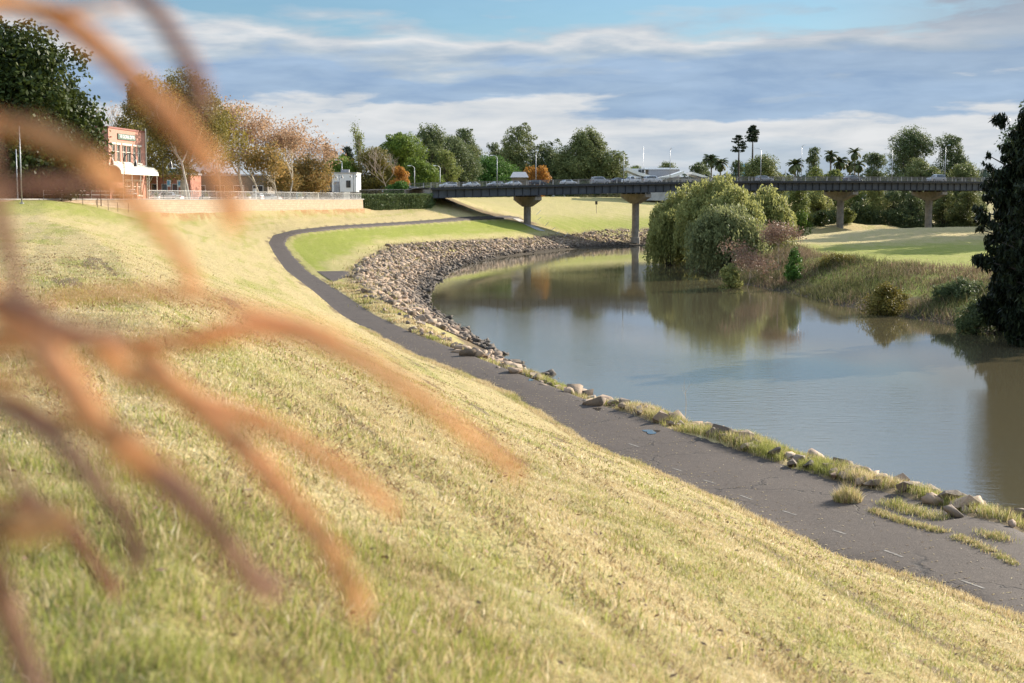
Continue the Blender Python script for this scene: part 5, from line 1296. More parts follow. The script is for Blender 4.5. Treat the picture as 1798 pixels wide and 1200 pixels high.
# ------------------------------------------------------------------ cars
PAINT = {}
def paint(c):
    if c not in PAINT:
        m, nt, b = newmat('car_paint'); b.inputs['Base Color'].default_value = (*c, 1); b.inputs['Roughness'].default_value = .3; b.inputs['Metallic'].default_value = .25
        b.inputs['Coat Weight'].default_value = .6; g = N(nt); g.link(g.mix(g.ramp(g.noise(g.pos(), 6, 4), [(.4, 0), (.8, .25)]), c, tuple(x*.7 for x in c)), b.inputs['Base Color']); PAINT[c] = m
    return PAINT[c]
WM = {}
def car(loc, rz, col, kind, label, group, scale=1.):
    t = thing('car' if kind != 'ute' else 'pickup_truck', label, 'car' if kind != 'ute' else 'pickup truck', loc, rz, group); t.scale = (scale,)*3
    Lh = 2.3
    # stations: x, z_bottom, z_belt, z_roof, half width belt, half width roof
    if kind == 'sedan': roof = [(-2.3,.85,.85),(-1.75,.95,.97),(-1.15,.95,1.36),(-.2,.93,1.46),(.45,.92,1.40),(1.15,.9,.93),(2.05,.78,.79),(2.3,.62,.63)]
    elif kind == 'wagon': roof = [(-2.3,.95,.98),(-2.15,1.0,1.38),(-1.2,.98,1.5),(.1,.96,1.5),(.5,.95,1.44),(1.2,.94,.97),(2.1,.82,.83),(2.3,.65,.66)]
    elif kind == 'suv': roof = [(-2.3,1.05,1.08),(-2.15,1.1,1.68),(-1.2,1.08,1.8),(.1,1.06,1.8),(.55,1.06,1.72),(1.15,1.05,1.1),(2.15,.98,.99),(2.3,.8,.81)]
    else: roof = [(-2.5,1.0,1.01),(-.75,1.02,1.04),(-.6,1.04,1.68),(.1,1.04,1.74),(.55,1.04,1.68),(1.1,1.03,1.06),(2.2,.95,.96),(2.4,.8,.81)]
    V = []; n = len(roof)
    for (x, zb_, zr) in roof:
        e = .86 if abs(x) > 2.2 else 1.; V += [(x, -.82*e, .28), (x, -.9*e, .6), (x, -.88*e, zb_), (x, -.62*e if zr > zb_+.1 else -.8*e, zr), (x, .62*e if zr > zb_+.1 else .8*e, zr), (x, .88*e, zb_), (x, .9*e, .6), (x, .82*e, .28)]
    Fc = [(i*8+k, i*8+(k+1) % 8, i*8+8+(k+1) % 8, i*8+8+k) for i in range(n-1) for k in range(8)]+[tuple(range(8)), tuple(range(n*8-1, n*8-9, -1))]
    m = MB(); m.add(V, Fc); m.build('body', paint(col), t)
    cab = [i for i, (x, a, b_) in enumerate(roof) if b_-a > .2]; i0, i1 = cab[0], cab[-1]
    m = MB()
    for sy in (-1, 1):
        lo = []; hi = []
        for i in range(i0, i1+1):
            x, a, b_ = roof[i]
            fa, fb = .12, .86
            for f, L_ in ((fa, lo), (fb, hi)): L_.append((x, sy*((.88+(.62-.88)*f)+.012), a+(b_-a)*f))
        V = lo+hi; k = len(lo); m.add(V, [(i, i+1, k+i+1, k+i) for i in range(k-1)])
    # windscreen and back window
    for (ia, ib) in ((i1, i1+1), (i0, i0-1)):
        xa, a, b_ = roof[ia]; xb, c, d = roof[ib]
        def lerp(f): return xa+(xb-xa)*f, b_+(d-b_)*f
        x1, z1 = lerp(.12); x2, z2 = lerp(.85); sgn = 1 if xb > xa else -1
        m.add([(x1+.02*sgn, -.58, z1+.02), (x1+.02*sgn, .58, z1+.02), (x2+.02*sgn, .7, z2+.02), (x2+.02*sgn, -.7, z2+.02)], [(0, 1, 2, 3)])
    m.build('window', M['glass'], t)
    for x in (-1.4, 1.4):
        for y in (-.84, .84):
            if 'w' not in WM:
                def ring(r0, r1, w):
                    mm = MB(); V = []
                    for k in range(16):
                        a = 2*math.pi*k/16
                        for rr2, yy in ((r0, -w), (r1, -w), (r1, w), (r0, w)): V.append((rr2*math.cos(a), yy, rr2*math.sin(a)))
                    mm.add(V, [(k*4+j, k*4+(j+1) % 4, ((k+1) % 16)*4+(j+1) % 4, ((k+1) % 16)*4+j) for k in range(16) for j in range(4)]); return mm
                w_ = thing('wheel', None, None); w_.parent = t; w_.location = (x, y, .33)
                a_ = ring(.2, .33, .1).build('tyre', M['tyre'], w_); b2 = ring(.03, .21, .085).build('rim', M['rim'], w_); WM['w'] = (a_.data, b2.data)
            else:
                w_ = thing('wheel', None, None); w_.parent = t; w_.location = (x, y, .33)
                obj('tyre', WM['w'][0], w_); obj('rim', WM['w'][1], w_)
    for y in (-.62, .62):
        MB().box((2.29, y, .64 if kind in ('sedan', 'wagon') else .78), (.08, .34, .14)).build('headlight', M['headlight'], t)
        MB().box((-2.3 if kind != 'ute' else -2.5, y*1.1, .8), (.07, .26, .16)).build('taillight', M['taillight'], t)
    if kind == 'ute':
        m = MB()
        for x in (-2.2, -1.0): 
            for y in (-.75, .75): m.box((x, y, 1.35), (.06, .06, .7))
        m.box((-1.6, -.75, 1.7), (1.4, .05, .05)); m.box((-1.6, .75, 1.7), (1.4, .05, .05)); m.build('rack', M['white'], t)
    return t
def bcar(px, lane, col, kind, label, flip=False):
    k = (px-899)/FPX*.995; o = lane; s = (k*(B0[1]+BN[1]*o)-(B0[0]+BN[0]*o))/(BA[0]-k*BA[1]); p = bs(s, o)
    car((p[0], p[1], dz(s)+.035), BANG+(math.pi if flip else 0), col, kind, label, 'cars crossing the bridge', .78 if px < 1030 else .88 if px < 1400 else 1.)
W_, S_, D_, G_ = (.7, .7, .69), (.42, .43, .45), (.04, .045, .06), (.16, .17, .19)
bcar(787, -2.2, W_, 'wagon', 'white wagon at the left end of the bridge', True)
bcar(828, -2.2, W_, 'sedan', 'white sedan following the leftmost car on the bridge', True)
bcar(871, -2.2, S_, 'sedan', 'low silver sedan under the lamp by the round tree', True)
bcar(901, -2.2, W_, 'sedan', 'white sedan between the silver one and the first pier', True)
bcar(944, 2.2, D_, 'wagon', 'dark wagon in front of the orange tree')
bcar(998, -2.2, W_, 'sedan', 'white sedan right of the dark wagon')
bcar(1054, -2.2, S_, 'suv', 'silver four wheel drive left of the second pier')
bcar(1088, 2.2, D_, 'sedan', 'dark sedan half hidden behind the near lamp pole')
bcar(1108, -2.2, W_, 'ute', 'white pickup truck with a load rack above the second pier', True)
bcar(1146, -2.2, W_, 'suv', 'white four wheel drive in front of the winged building')
bcar(1341, -2.2, S_, 'wagon', 'silver wagon right of the tallest pine')
bcar(1496, -2.2, G_, 'sedan', 'dark grey sedan below the tall slim palm')
bcar(1643, -2.2, S_, 'suv', 'silver people mover near the right end of the bridge', True)
def pcar(px, off, col, kind, label, rz=0):
    t_ = wall_t(px)+off*.0; p = wallpt(t_+2, off); car((p[0], p[1], h1(*p)+.02), math.atan2(.979, .2027)+rz, col, kind, label, 'cars parked behind the railing')
pcar(268, 6.5, D_, 'suv', 'black four wheel drive parked beside the red shop', 1.57)
pcar(296, 8, D_, 'suv', 'dark van like car parked under the first plane tree', 1.4)
pcar(342, 5, W_, 'sedan', 'white car parked beside the forked white trunk', 1.57)
pcar(360, 8, G_, 'sedan', 'grey car parked right of the forked trunk', 1.57)
pcar(445, 7, D_, 'sedan', 'dark car parked behind the leaning white trunk', 1.57)
pcar(481, 5, W_, 'wagon', 'white wagon parked near the pale ticket box', 1.6)
pcar(508, 4.5, W_, 'sedan', 'white sedan parked in front of the dark car', 1.4)
pcar(522, 9, D_, 'wagon', 'dark wagon parked under the orange leaves', 1.5)
x = xat(727, 330, 300); car((x, 300, h1(x, 300)+.05), BANG+.3, D_, 'sedan', 'dark car on the approach road above the hedge', 'cars on the approach road')

# ------------------------------------------------------------------ red shop
def face_frame(p0, ang, z0):   # ang = direction of face (from north clockwise)
    f = np.array([math.sin(ang), math.cos(ang)]); out = np.array([f[1], -f[0]]); return f, out
SA = R(4.5); f, ou = face_frame(None, SA, 0); C0 = np.array([xat(192, 300, 181), 181.]); zg = 9.55
def ft(px):
    k = (px-899)/FPX*.995; return (k*C0[1]-C0[0])/(f[0]-k*f[1])
Lf = ft(257); shop = thing('shop_building', 'two storey red brick corner shop with white curved awning', 'building', (C0[0], C0[1], zg))
def fp(t_, o, z): return (f[0]*t_+ou[0]*o, f[1]*t_+ou[1]*o, z-zg)
ztop = 18.95
# brick walls with uv
V, Fc, uv = [], [], []
def quad(a, b_, z0, z1, o1=0, o2=0):
    k = len(V); 
    for (t_, o, z) in ((a[0], a[1], z0), (b_[0], b_[1], z0), (b_[0], b_[1], z1), (a[0], a[1], z1)): V.append(fp(t_, o, z)); uv.append((t_+o, z, 0))
    Fc.append((k, k+1, k+2, k+3))
# front wall with window openings
ups = [(198.5,204.5),(207,213.5),(217,224),(225,232.5),(236,240.8),(243.5,249.8)]
lows = [(219,232),(235,241),(243,249.5)]
def wallrow(z0, z1, ops, zo0, zo1):
    cur = 0
    for a, b_ in ops:
        a, b_ = ft(a), ft(b_); quad((cur, 0), (a, 0), z0, z1); quad((a, 0), (b_, 0), z0, zo0); quad((a, 0), (b_, 0), zo1, z1); cur = b_
        # reveals
        k = len(V)
        for (tt, zz1, zz2) in ((a, zo0, zo1), (b_, zo0, zo1)):
            k = len(V); V.extend([fp(tt, 0, zz1), fp(tt, -.2, zz1), fp(tt, -.2, zz2), fp(tt, 0, zz2)]); uv.extend([(0, 0, 0)]*4); Fc.append((k, k+1, k+2, k+3))
        for zz_ in (zo0, zo1):
            k = len(V); V.extend([fp(a, 0, zz_), fp(b_, 0, zz_), fp(b_, -.2, zz_), fp(a, -.2, zz_)]); uv.extend([(0, 0, 0)]*4); Fc.append((k, k+1, k+2, k+3))
    quad((cur, 0), (Lf, 0), z0, z1)
wallrow(13.6, ztop, ups, 14.75, 16.95); wallrow(8.8, 13.6, lows, 10.5, 12.35)
quad((0, -14), (0, 0), 8.8, ztop); quad((Lf, 0), (Lf, -14), 8.8, ztop); quad((Lf, -14), (0, -14), 8.8, ztop)
uvmesh('wall', V, Fc, M['brick'], uv, shop)
m = MB(); m.add([fp(.1, -.1, ztop-.4), fp(Lf-.1, -.1, ztop-.4), fp(Lf-.1, -13.9, ztop-.8), fp(.1, -13.9, ztop-.8)], [(0, 1, 2, 3)]); m.build('roof', M['roof_grey'], shop)
m = MB()
for (a, b_) in (((-.1, .1), (Lf+.1, .1)), ((-.1, -14.1), (-.1, .1))):
    m.add([fp(a[0], a[1], ztop+.003), fp(b_[0], b_[1], ztop+.003), fp(b_[0], b_[1], ztop+.2), fp(a[0], a[1], ztop+.2), fp(a[0]+(.35 if a[0] == b_[0] else 0), a[1]-(.35 if a[0] != b_[0] else 0), ztop+.2), fp(b_[0]+(.35 if a[0] == b_[0] else 0), b_[1]-(.35 if a[0] != b_[0] else 0), ztop+.2)], [(0, 1, 2, 3), (3, 2, 5, 4)])
m.build('parapet_coping', simple('dark_red_coping', (.24, .07, .05), .7), shop)
def window(a, b_, z0, z1):
    a, b_ = ft(a), ft(b_); w = MB()
    for (x0, x1, zz0, zz1) in ((a, a+.09, z0, z1), (b_-.09, b_, z0, z1), (a+.09, b_-.09, z0, z0+.09), (a+.09, b_-.09, z1-.09, z1), (a+.09, b_-.09, (z0+z1)/2+.2, (z0+z1)/2+.28), ((a+b_)/2-.03, (a+b_)/2+.03, z0+.09, z1-.09)):
        w.add([fp(x0, -.1, zz0), fp(x1, -.1, zz0), fp(x1, -.1, zz1), fp(x0, -.1, zz1), fp(x0, -.16, zz0), fp(x1, -.16, zz0), fp(x1, -.16, zz1), fp(x0, -.16, zz1)], [(0, 1, 2, 3), (7, 6, 5, 4), (0, 4, 5, 1), (1, 5, 6, 2), (2, 6, 7, 3), (3, 7, 4, 0)])
    fr = w.build('window', M['cream'], shop)
    g2 = MB(); g2.add([fp(a, -.17, z0), fp(b_, -.17, z0), fp(b_, -.17, z1), fp(a, -.17, z1)], [(0, 1, 2, 3)]); g2.build('pane', M['glass'], fr)
    s = MB(); s.add([fp(a-.12, -.02, z0-.16), fp(b_+.12, -.02, z0-.16), fp(b_+.12, .14, z0-.16), fp(a-.12, .14, z0-.16), fp(a-.12, -.02, z0), fp(b_+.12, -.02, z0), fp(b_+.12, .14, z0), fp(a-.12, .14, z0)], [(0, 1, 2, 3), (4, 5, 6, 7), (0, 1, 5, 4), (1, 2, 6, 5), (2, 3, 7, 6), (3, 0, 4, 7)]); s.build('sill', M['cream'], fr)
    s = MB(); zz_ = z1+.02; s.add([fp(a-.1, .003, zz_), fp(b_+.1, .003, zz_), fp(b_+.1, .08, zz_), fp(a-.1, .08, zz_), fp(a-.1, .003, zz_+.22), fp(b_+.1, .003, zz_+.22), fp(b_+.1, .08, zz_+.22), fp(a-.1, .08, zz_+.22)], [(0, 1, 2, 3), (4, 5, 6, 7), (0, 1, 5, 4), (1, 2, 6, 5), (2, 3, 7, 6), (3, 0, 4, 7)]); s.build('lintel', M['cream'], fr)
for a, b_ in ups: window(a, b_, 14.75, 16.95)
for a, b_ in lows: window(a, b_, 10.5, 12.35)
# awning: bullnose profile
prof = [(.01, 14.3), (.5, 14.32), (1.0, 14.22), (1.4, 13.95), (1.62, 13.6), (1.7, 13.15), (1.62, 13.15), (1.5, 13.55), (1.3, 13.85), (.95, 14.08), (.5, 14.18), (.01, 14.18)]
m = MB(); m.prism(prof, lambda o, z: fp(-.3, o, z), lambda o, z: fp(Lf+.3, o, z)); m.build('awning', M['cream'], shop)
m = MB(); m.add([fp(-.3, .012, 14.34), fp(Lf+.02, .012, 14.34), fp(Lf+.02, .1, 14.34), fp(-.3, .1, 14.34), fp(-.3, .012, 14.75-.2), fp(Lf+.02, .012, 14.55), fp(Lf+.02, .1, 14.55), fp(-.3, .1, 14.55)], [(0, 1, 2, 3), (4, 5, 6, 7), (0, 1, 5, 4), (1, 2, 6, 5), (2, 3, 7, 6), (3, 0, 4, 7)]); m.build('awning_band', M['cream'], shop)
for t_ in np.linspace(.4, Lf-.2, 5):
    m = MB(); m.tube([fp(t_, 1.6, 9.3), fp(t_, 1.6, 13.5)], .06, 6); m.build('awning_post', M['cream'], shop)
m = MB(); m.tube([fp(Lf-.02, .12, 9.4), fp(Lf-.02, .12, ztop+.55)], .09, 6); m.build('downpipe', M['cream'], shop)
# shop sign
a, b_ = ft(208.8), ft(239.2); sz0, sz1 = 17.66, 18.42
m = MB(); m.add([fp(a, .02, sz0), fp(b_, .02, sz0), fp(b_, .02, sz1), fp(a, .02, sz1), fp(a, .12, sz0), fp(b_, .12, sz0), fp(b_, .12, sz1), fp(a, .12, sz1)], [(3, 2, 1, 0), (4, 5, 6, 7), (0, 1, 5, 4), (1, 2, 6, 5), (2, 3, 7, 6), (3, 0, 4, 7)]); sg = m.build('sign_board', M['green_sign'], shop)
tc = bpy.data.curves.new('sign_text', 'FONT'); tc.body = 'THE COLONIAL CENTRE'; tc.size = .62; tc.align_x = 'CENTER'; tc.align_y = 'CENTER'; tc.extrude = .01; tc.space_character = 1.02; tc.offset = .012
to = bpy.data.objects.new('tmp', tc); COL.objects.link(to); bpy.context.view_layer.update()
tm = bpy.data.meshes.new_from_object(to.evaluated_get(bpy.context.evaluated_depsgraph_get())); bpy.data.objects.remove(to)
tm.materials.clear(); tm.materials.append(M['white']); tm.name = 'lettering'
xs = [v.co.x for v in tm.vertices]; wtxt = max(xs)-min(xs)
lo = obj('lettering', tm, sg); mid = fp((a+b_)/2, .14, (sz0+sz1)/2)
sx = (b_-a)*.86/wtxt
M3 = Matrix(((f[0]*sx, 0, ou[0], mid[0]), (f[1]*sx, 0, ou[1], mid[1]), (0, 1, 0, mid[2]), (0, 0, 0, 1))); tm.transform(M3)
# low building left of shop
def boxbuild(name, label, c, d, rz, wallm, roofm, nwin=3, cat='building', roofh=.3, winz=1.5, winh=1.2, doors=1, flat=True):
    t = thing(name, label, cat, c, rz)
    MB().box((0, 0, d[2]/2-.3), (d[0], d[1], d[2]+.6)).build('wall', wallm, t)
    m = MB()
    if flat: m.box((0, 0, d[2]+roofh/2+.003), (d[0]+.3, d[1]+.3, roofh))
    else:
        m.add([(-d[0]/2-.4, -d[1]/2-.4, d[2]+.01), (d[0]/2+.4, -d[1]/2-.4, d[2]+.01), (d[0]/2+.4, d[1]/2+.4, d[2]+.01), (-d[0]/2-.4, d[1]/2+.4, d[2]+.01), (-d[0]/2+.5, 0, d[2]+roofh), (d[0]/2-.5, 0, d[2]+roofh)], [(0, 1, 5, 4), (2, 3, 4, 5), (1, 2, 5), (3, 0, 4), (0, 3, 2, 1)])
    m.build('roof', roofm, t)
    for i in range(nwin):
        x = -d[0]/2+d[0]*(i+.5)/nwin
        fr = MB().box((x, -d[1]/2-.02, winz+winh/2), (d[0]/nwin*.55, .08, winh)).build('window', M['white'], t)
        MB().box((x, -d[1]/2-.05, winz+winh/2), (d[0]/nwin*.55-.16, .06, winh-.16)).build('pane', M['glass'], fr)
    return t
x = xat(140, 300, 190); boxbuild('building', 'low brown building mostly hidden behind the huge dark tree', (x-1, 192, 9.6), (13, 8, 5.6), 0, M['brickplain'], M['roof_grey'], 3, winz=3, winh=1.3)
for (pa, pb, Za, col, lb, hgt) in ((262, 335, 235, 'brickplain', 'red brick shopfront seen between the first plane trunks', 4.4), (335, 470, 262, 'shop_wall', 'long brown shop building behind the plane tree trunks', 4.6), (470, 585, 285, 'shop_wall', 'dim shop building behind the orange plane trees', 5.)):
    xa, xb = xat(pa, 340, Za), xat(pb, 340, Za); boxbuild('shop_building', lb, ((xa+xb)/2, Za+4, 9.6), (xb-xa, 8, hgt), 0, M[col], M['roof_grey'], 4, winz=.8, winh=2.1)
# small hoardings
for (pa, pb, ya, yb, Z, c1, lb) in ((311, 326, 317, 329, 214, 'white', 'white poster board with a blue picture between the trunks'), (293, 300, 316, 328, 216, 'white', 'narrow white and blue poster beside the thick trunk')):
    xa, xb = xat(pa, 320, Z), xat(pb, 320, Z); z1, z0 = zat(ya, Z), zat(yb, Z); t = thing('poster_board', lb, 'sign', ((xa+xb)/2, Z, 9.6))
    MB().box((0, 0, (z0+z1)/2-9.6), (xb-xa, .1, z1-z0)).build('board', M[c1], t); MB().box(((xb-xa)*-.08, -.07, (z0+z1)/2-9.6+.05), ((xb-xa)*.6, .03, (z1-z0)*.6)).build('picture', M['blue'], t)
    MB().box((-(xb-xa)*.4, .02, (z0-9.6)/2), (.08, .08, z0-9.6)).build('leg', M['pole'], t); MB().box(((xb-xa)*.4, .02, (z0-9.6)/2), (.08, .08, z0-9.6)).build('leg', M['pole'], t)
# planters along the railing
for px in (291, 378, 424, 449, 541):
    p = wallpt(wall_t(px), 1.3); t = thing('planter', {291: 'round stone planter nearest the red shop', 378: 'stone planter behind the blurred stem', 424: 'stone planter before the leaning trunk', 449: 'stone planter with a small shrub by the leaning trunk', 541: 'stone planter with a green shrub near the blue board'}[px], 'planter', (p[0], p[1], 9.6))
    MB().tube([(0, 0, -.1), (0, 0, .5), (0, 0, .75)], [.3, .42, .5], 12).build('pot', M['cream'], t, True)
    V, Fc, lv = leafcloud([(0, 0, 1.)], [.42 if px in (449, 541) else .25], 220, .16); obj('plant', mkmesh('plant', V, Fc, L['green'], vattrs={'lv': lv}), t)
# white building by the hedge
xa, xb = xat(583, 330, 276), xat(626, 330, 276); Z = 276
wb = thing('white_building', 'white flat roofed box building beside the hedge', 'building', ((xa+xb)/2, Z+4, 9.6)); w_ = xb-xa; hz = zat(305, Z)-9.6
MB().box((0, 0, hz/2+.9), (w_, 8, hz-1.8)).build('upper_wall', M['white'], wb)
MB().box((.0, .4, .8), (w_*.96, 7.2, 2.0)).build('lower_wall', M['black'], wb)
MB().box((0, 0, hz+.12), (w_+.2, 8.2, .22)).build('parapet', M['concrete_pale'], wb)
fr = MB().box((w_*.17, -4.03, hz*.62), (.85, .08, 1.35)).build('window', M['black'], wb); MB().box((w_*.17, -4.08, hz*.62), (.7, .05, 1.2)).build('pane', M['glass'], fr)
fr = MB().box((-w_*.3, -4.03, hz*.5), (1.1, .07, 2.2)).build('door', M['roof_grey'], wb)
MB().box((w_*.1, -4.02, 1.1), (1.2, .08, 1.5)).build('doorway', M['cream'], wb)
MB().box((-w_*.05, 0, hz+.5), (1.6, 1.2, .7)).build('roof_plant', M['roof_grey'], wb)
# cream kiosk boxes and blue board behind the right end of the railing
for (px, wd, ht, mt, lb) in ((549, 1.0, 1.5, 'blue', 'pale blue board standing behind the railing'), (566, .8, 1.9, 'cream', 'slim cream cabinet right of the blue board'), (577, 1.1, 1.7, 'cream', 'wider cream cabinet beside the slim one'), (473, .5, 2.0, 'white', 'tall narrow white ticket box near the parked wagon')):
    p = wallpt(wall_t(px), 2.4); t = thing('cabinet' if mt != 'blue' else 'board', lb, 'cabinet' if mt != 'blue' else 'board', (p[0], p[1], 9.6), 0)
    MB().box((0, 0, ht/2), (wd, .35 if mt != 'blue' else .08, ht)).build('casing', M[mt], t); MB().box((0, -.19 if mt != 'blue' else -.06, ht*.72), (wd*.5, .03, ht*.16)).build('panel', M['glass'] if mt != 'blue' else M['white'], t)
    MB().box((0, 0, ht+.04), (wd+.1, .42, .07)).build('lid', M['concrete_pale'], t)
# person at the railing end
def person(loc, rz, label, shirt, legs):
    t = thing('person', label, 'person', loc, rz)
    J = [(0, 0, .95), (0, 0, 1.2), (0, 0, 1.42), (0, 0, 1.52), (0, .01, 1.68), (-.09, 0, .9), (-.11, .06, .5), (-.12, .0, .07), (-.12, .14, .03), (.09, 0, .9), (.11, -.08, .5), (.12, -.14, .07), (.12, -.02, .03), (-.19, 0, 1.4), (-.24, .02, 1.12), (-.25, .12, .88), (.19, 0, 1.4), (.24, -.02, 1.12), (.25, .06, .88)]
    E = [(0, 1), (1, 2), (2, 3), (3, 4), (0, 5), (5, 6), (6, 7), (7, 8), (0, 9), (9, 10), (10, 11), (11, 12), (2, 13), (13, 14), (14, 15), (2, 16), (16, 17), (17, 18)]
    Rd = [.14, .13, .13, .055, .095, .095, .065, .045, .035, .095, .065, .045, .035, .06, .045, .035, .06, .045, .035]
    me = bpy.data.meshes.new('body'); me.from_pydata(J, E, []); o = obj('body', me, t); sm = o.modifiers.new('skin', 'SKIN'); 
    for v, r_ in zip(me.skin_vertices[0].data, Rd): v.radius = (r_, r_*.8)
    me.skin_vertices[0].data[0].use_root = True; o.modifiers.new('sub', 'SUBSURF').levels = 1; me.materials.append(M[shirt])
    dg = bpy.context.evaluated_depsgraph_get(); m2 = bpy.data.meshes.new_from_object(o.evaluated_get(dg)); o.modifiers.clear(); o.data = m2
    m2.materials.clear(); m2.materials.append(M[shirt]); m2.materials.append(simple('trousers', legs, .8)); m2.materials.append(simple('skin', (.45, .28, .2), .6))
    for p_ in m2.polygons: c = p_.center.z; p_.material_index = 2 if (c > 1.52 or (abs(p_.center.x) > .2 and c < 1.0)) else (1 if c < .95 else 0)
    hm = MB(); 
    for k in range(5): pass
    hb = bmesh.new(); bmesh.ops.create_uvsphere(hb, u_segments=10, v_segments=6, radius=.105); hme = bpy.data.meshes.new('hair'); 
    for v in hb.verts: v.co.z = v.co.z*.9+1.73; v.co.y -= .02
    hb.to_mesh(hme); hb.free(); hme.materials.append(M['bark_dark']); obj('hair', hme, t)
p = wallpt(wall_t(603), 2.2); person((p[0], p[1], 9.62), .5, 'person in a white top walking behind the railing by the white building', 'white', (.1, .08, .07))

# ------------------------------------------------------------------ white winged building across the bridge
Z = 430.; xx = lambda px: xat(px, 320, Z)
wb = thing('club_building', 'modern white building with winged sloping roofs beyond the bridge', 'building', (xx(1170), Z, 9.6)); OX = xx(1170)
def zz(y): return zat(y, Z)-9.6
m = MB()
def roofslab(pts, th=.9, y0=0, y1=14):
    V = []; 
    for (px, y) in pts: V += [(xx(px)-OX, y0, zz(y)), (xx(px)-OX, y1, zz(y)), (xx(px)-OX, y1, zz(y)-th), (xx(px)-OX, y0, zz(y)-th)]
    n = len(pts); m.add(V, [(i*4+k, i*4+(k+1) % 4, i*4+4+(k+1) % 4, i*4+4+k) for i in range(n-1) for k in range(4)]+[(0, 1, 2, 3), (n*4-1, n*4-2, n*4-3, n*4-4)])
roofslab([(1101, 294), (1120, 302), (1155, 312)]); roofslab([(1156, 312), (1180, 307), (1201, 300)]); roofslab([(1215, 302), (1232, 307), (1250, 313)], .7)
m.build('wing_roof', M['white'], wb)
m = MB(); m.box((xx(1176)-OX, 22, (zz(296)+0)/2), (xx(1202)-xx(1146), 12, zz(296))); m.build('hall', M['roof_grey'], wb)
m = MB(); m.box((xx(1172)-OX, 22, zz(295.6)+.2), (xx(1206)-xx(1142), 13, .5)); m.build('hall_roof', M['white'], wb)
m = MB(); m.box((xx(1128)-OX, 24, zz(294)/2), (xx(1141)-xx(1116), 10, zz(294))); m.build('block', M['white'], wb)
for px in (1133, 1139): MB().box((xx(px)-OX, 18.9, zz(298.5)), (.9, .1, 1.)).build('window', M['glass'], wb)
m = MB(); m.box((xx(1175)-OX, 6.5, zz(314)/2), (xx(1248)-xx(1104), 11, zz(314))); m.build('wall', M['concrete_pale'], wb)
for k in range(10): MB().box((xx(1108+k*14)-OX, .96, zz(323)), (1.6, .06, 2.)).build('window', M['glass'], wb)
# small house roof, blue shed, white things under bridge
x = xat(912, 310, 430); boxbuild('house', 'house with a pale roof peeping between round and orange trees', (x, 432, 9.6), (xat(926, 310, 430)-xat(898, 310, 430), 8, zat(312, 430)-9.6), 0, M['shop_wall'], M['roof_grey'], 2, flat=False, roofh=zat(302, 430)-zat(312, 430))
x = xat(1303, 300, 520); boxbuild('shed', 'blue clad shed partly seen between the pine trunks', (x, 522, 9.4), (4.5, 6, zat(289, 520)-9.4), 0, M['blue'], M['blue'], 1)
for px, lb in ((976, 'pale marquee under the bridge right of the first pier'), (985, 'second pale marquee just right of the first one'), (880, 'small cream kiosk under the bridge left of the first pier')):
    x = xat(px, 345, 478); boxbuild('marquee' if px > 900 else 'kiosk', lb, (x, 480, h1(x, 480)), (3., 3, 2.0), 0, M['white'] if px > 900 else M['cream'], M['white'], 1, winz=.6, winh=.8, cat='tent' if px > 900 else 'kiosk', roofh=.8, flat=False)
# fence line behind the far field
railing('wire_fence', 'timber post fence at the top of the far mown field', [(20, 455, h1(20, 455)), (45, 468, h1(45, 468)), (70, 478, h1(70, 478))], 1.1, 3., 0, M['bark_grey'], .02, rails=(1., .5), post=.07)

# ------------------------------------------------------------------ out of focus ornamental grass beside the camera
def plumemat(name, c1, c2):
    m, nt, b = newmat(name); g = N(nt); n = g.noise(g.pos(), 9, 4, .7)
    col = g.ramp(n, [(.35, c1), (.65, c2)]); g.link(col, b.inputs['Base Color']); b.inputs['Roughness'].default_value = .8; b.inputs['Specular IOR Level'].default_value = .1
    tr = g.n('ShaderNodeBsdfTranslucent'); g.link(col, tr.inputs[0]); mx = g.n('ShaderNodeMixShader', inp={0: .45}); g.link(b.outputs[0], mx.inputs[1]); g.link(tr.outputs[0], mx.inputs[2]); g.link(mx.outputs[0], nt.nodes['Material Output'].inputs[0]); return m
PM = {'o': plumemat('orange_plume', (.62, .33, .15), (.86, .54, .29)), 'b': plumemat('brown_plume', (.32, .18, .14), (.52, .33, .25)), 't': plumemat('tan_plume', (.42, .26, .13), (.58, .38, .21)), 'p': plumemat('pink_plume', (.34, .10, .09), (.42, .20, .17))}
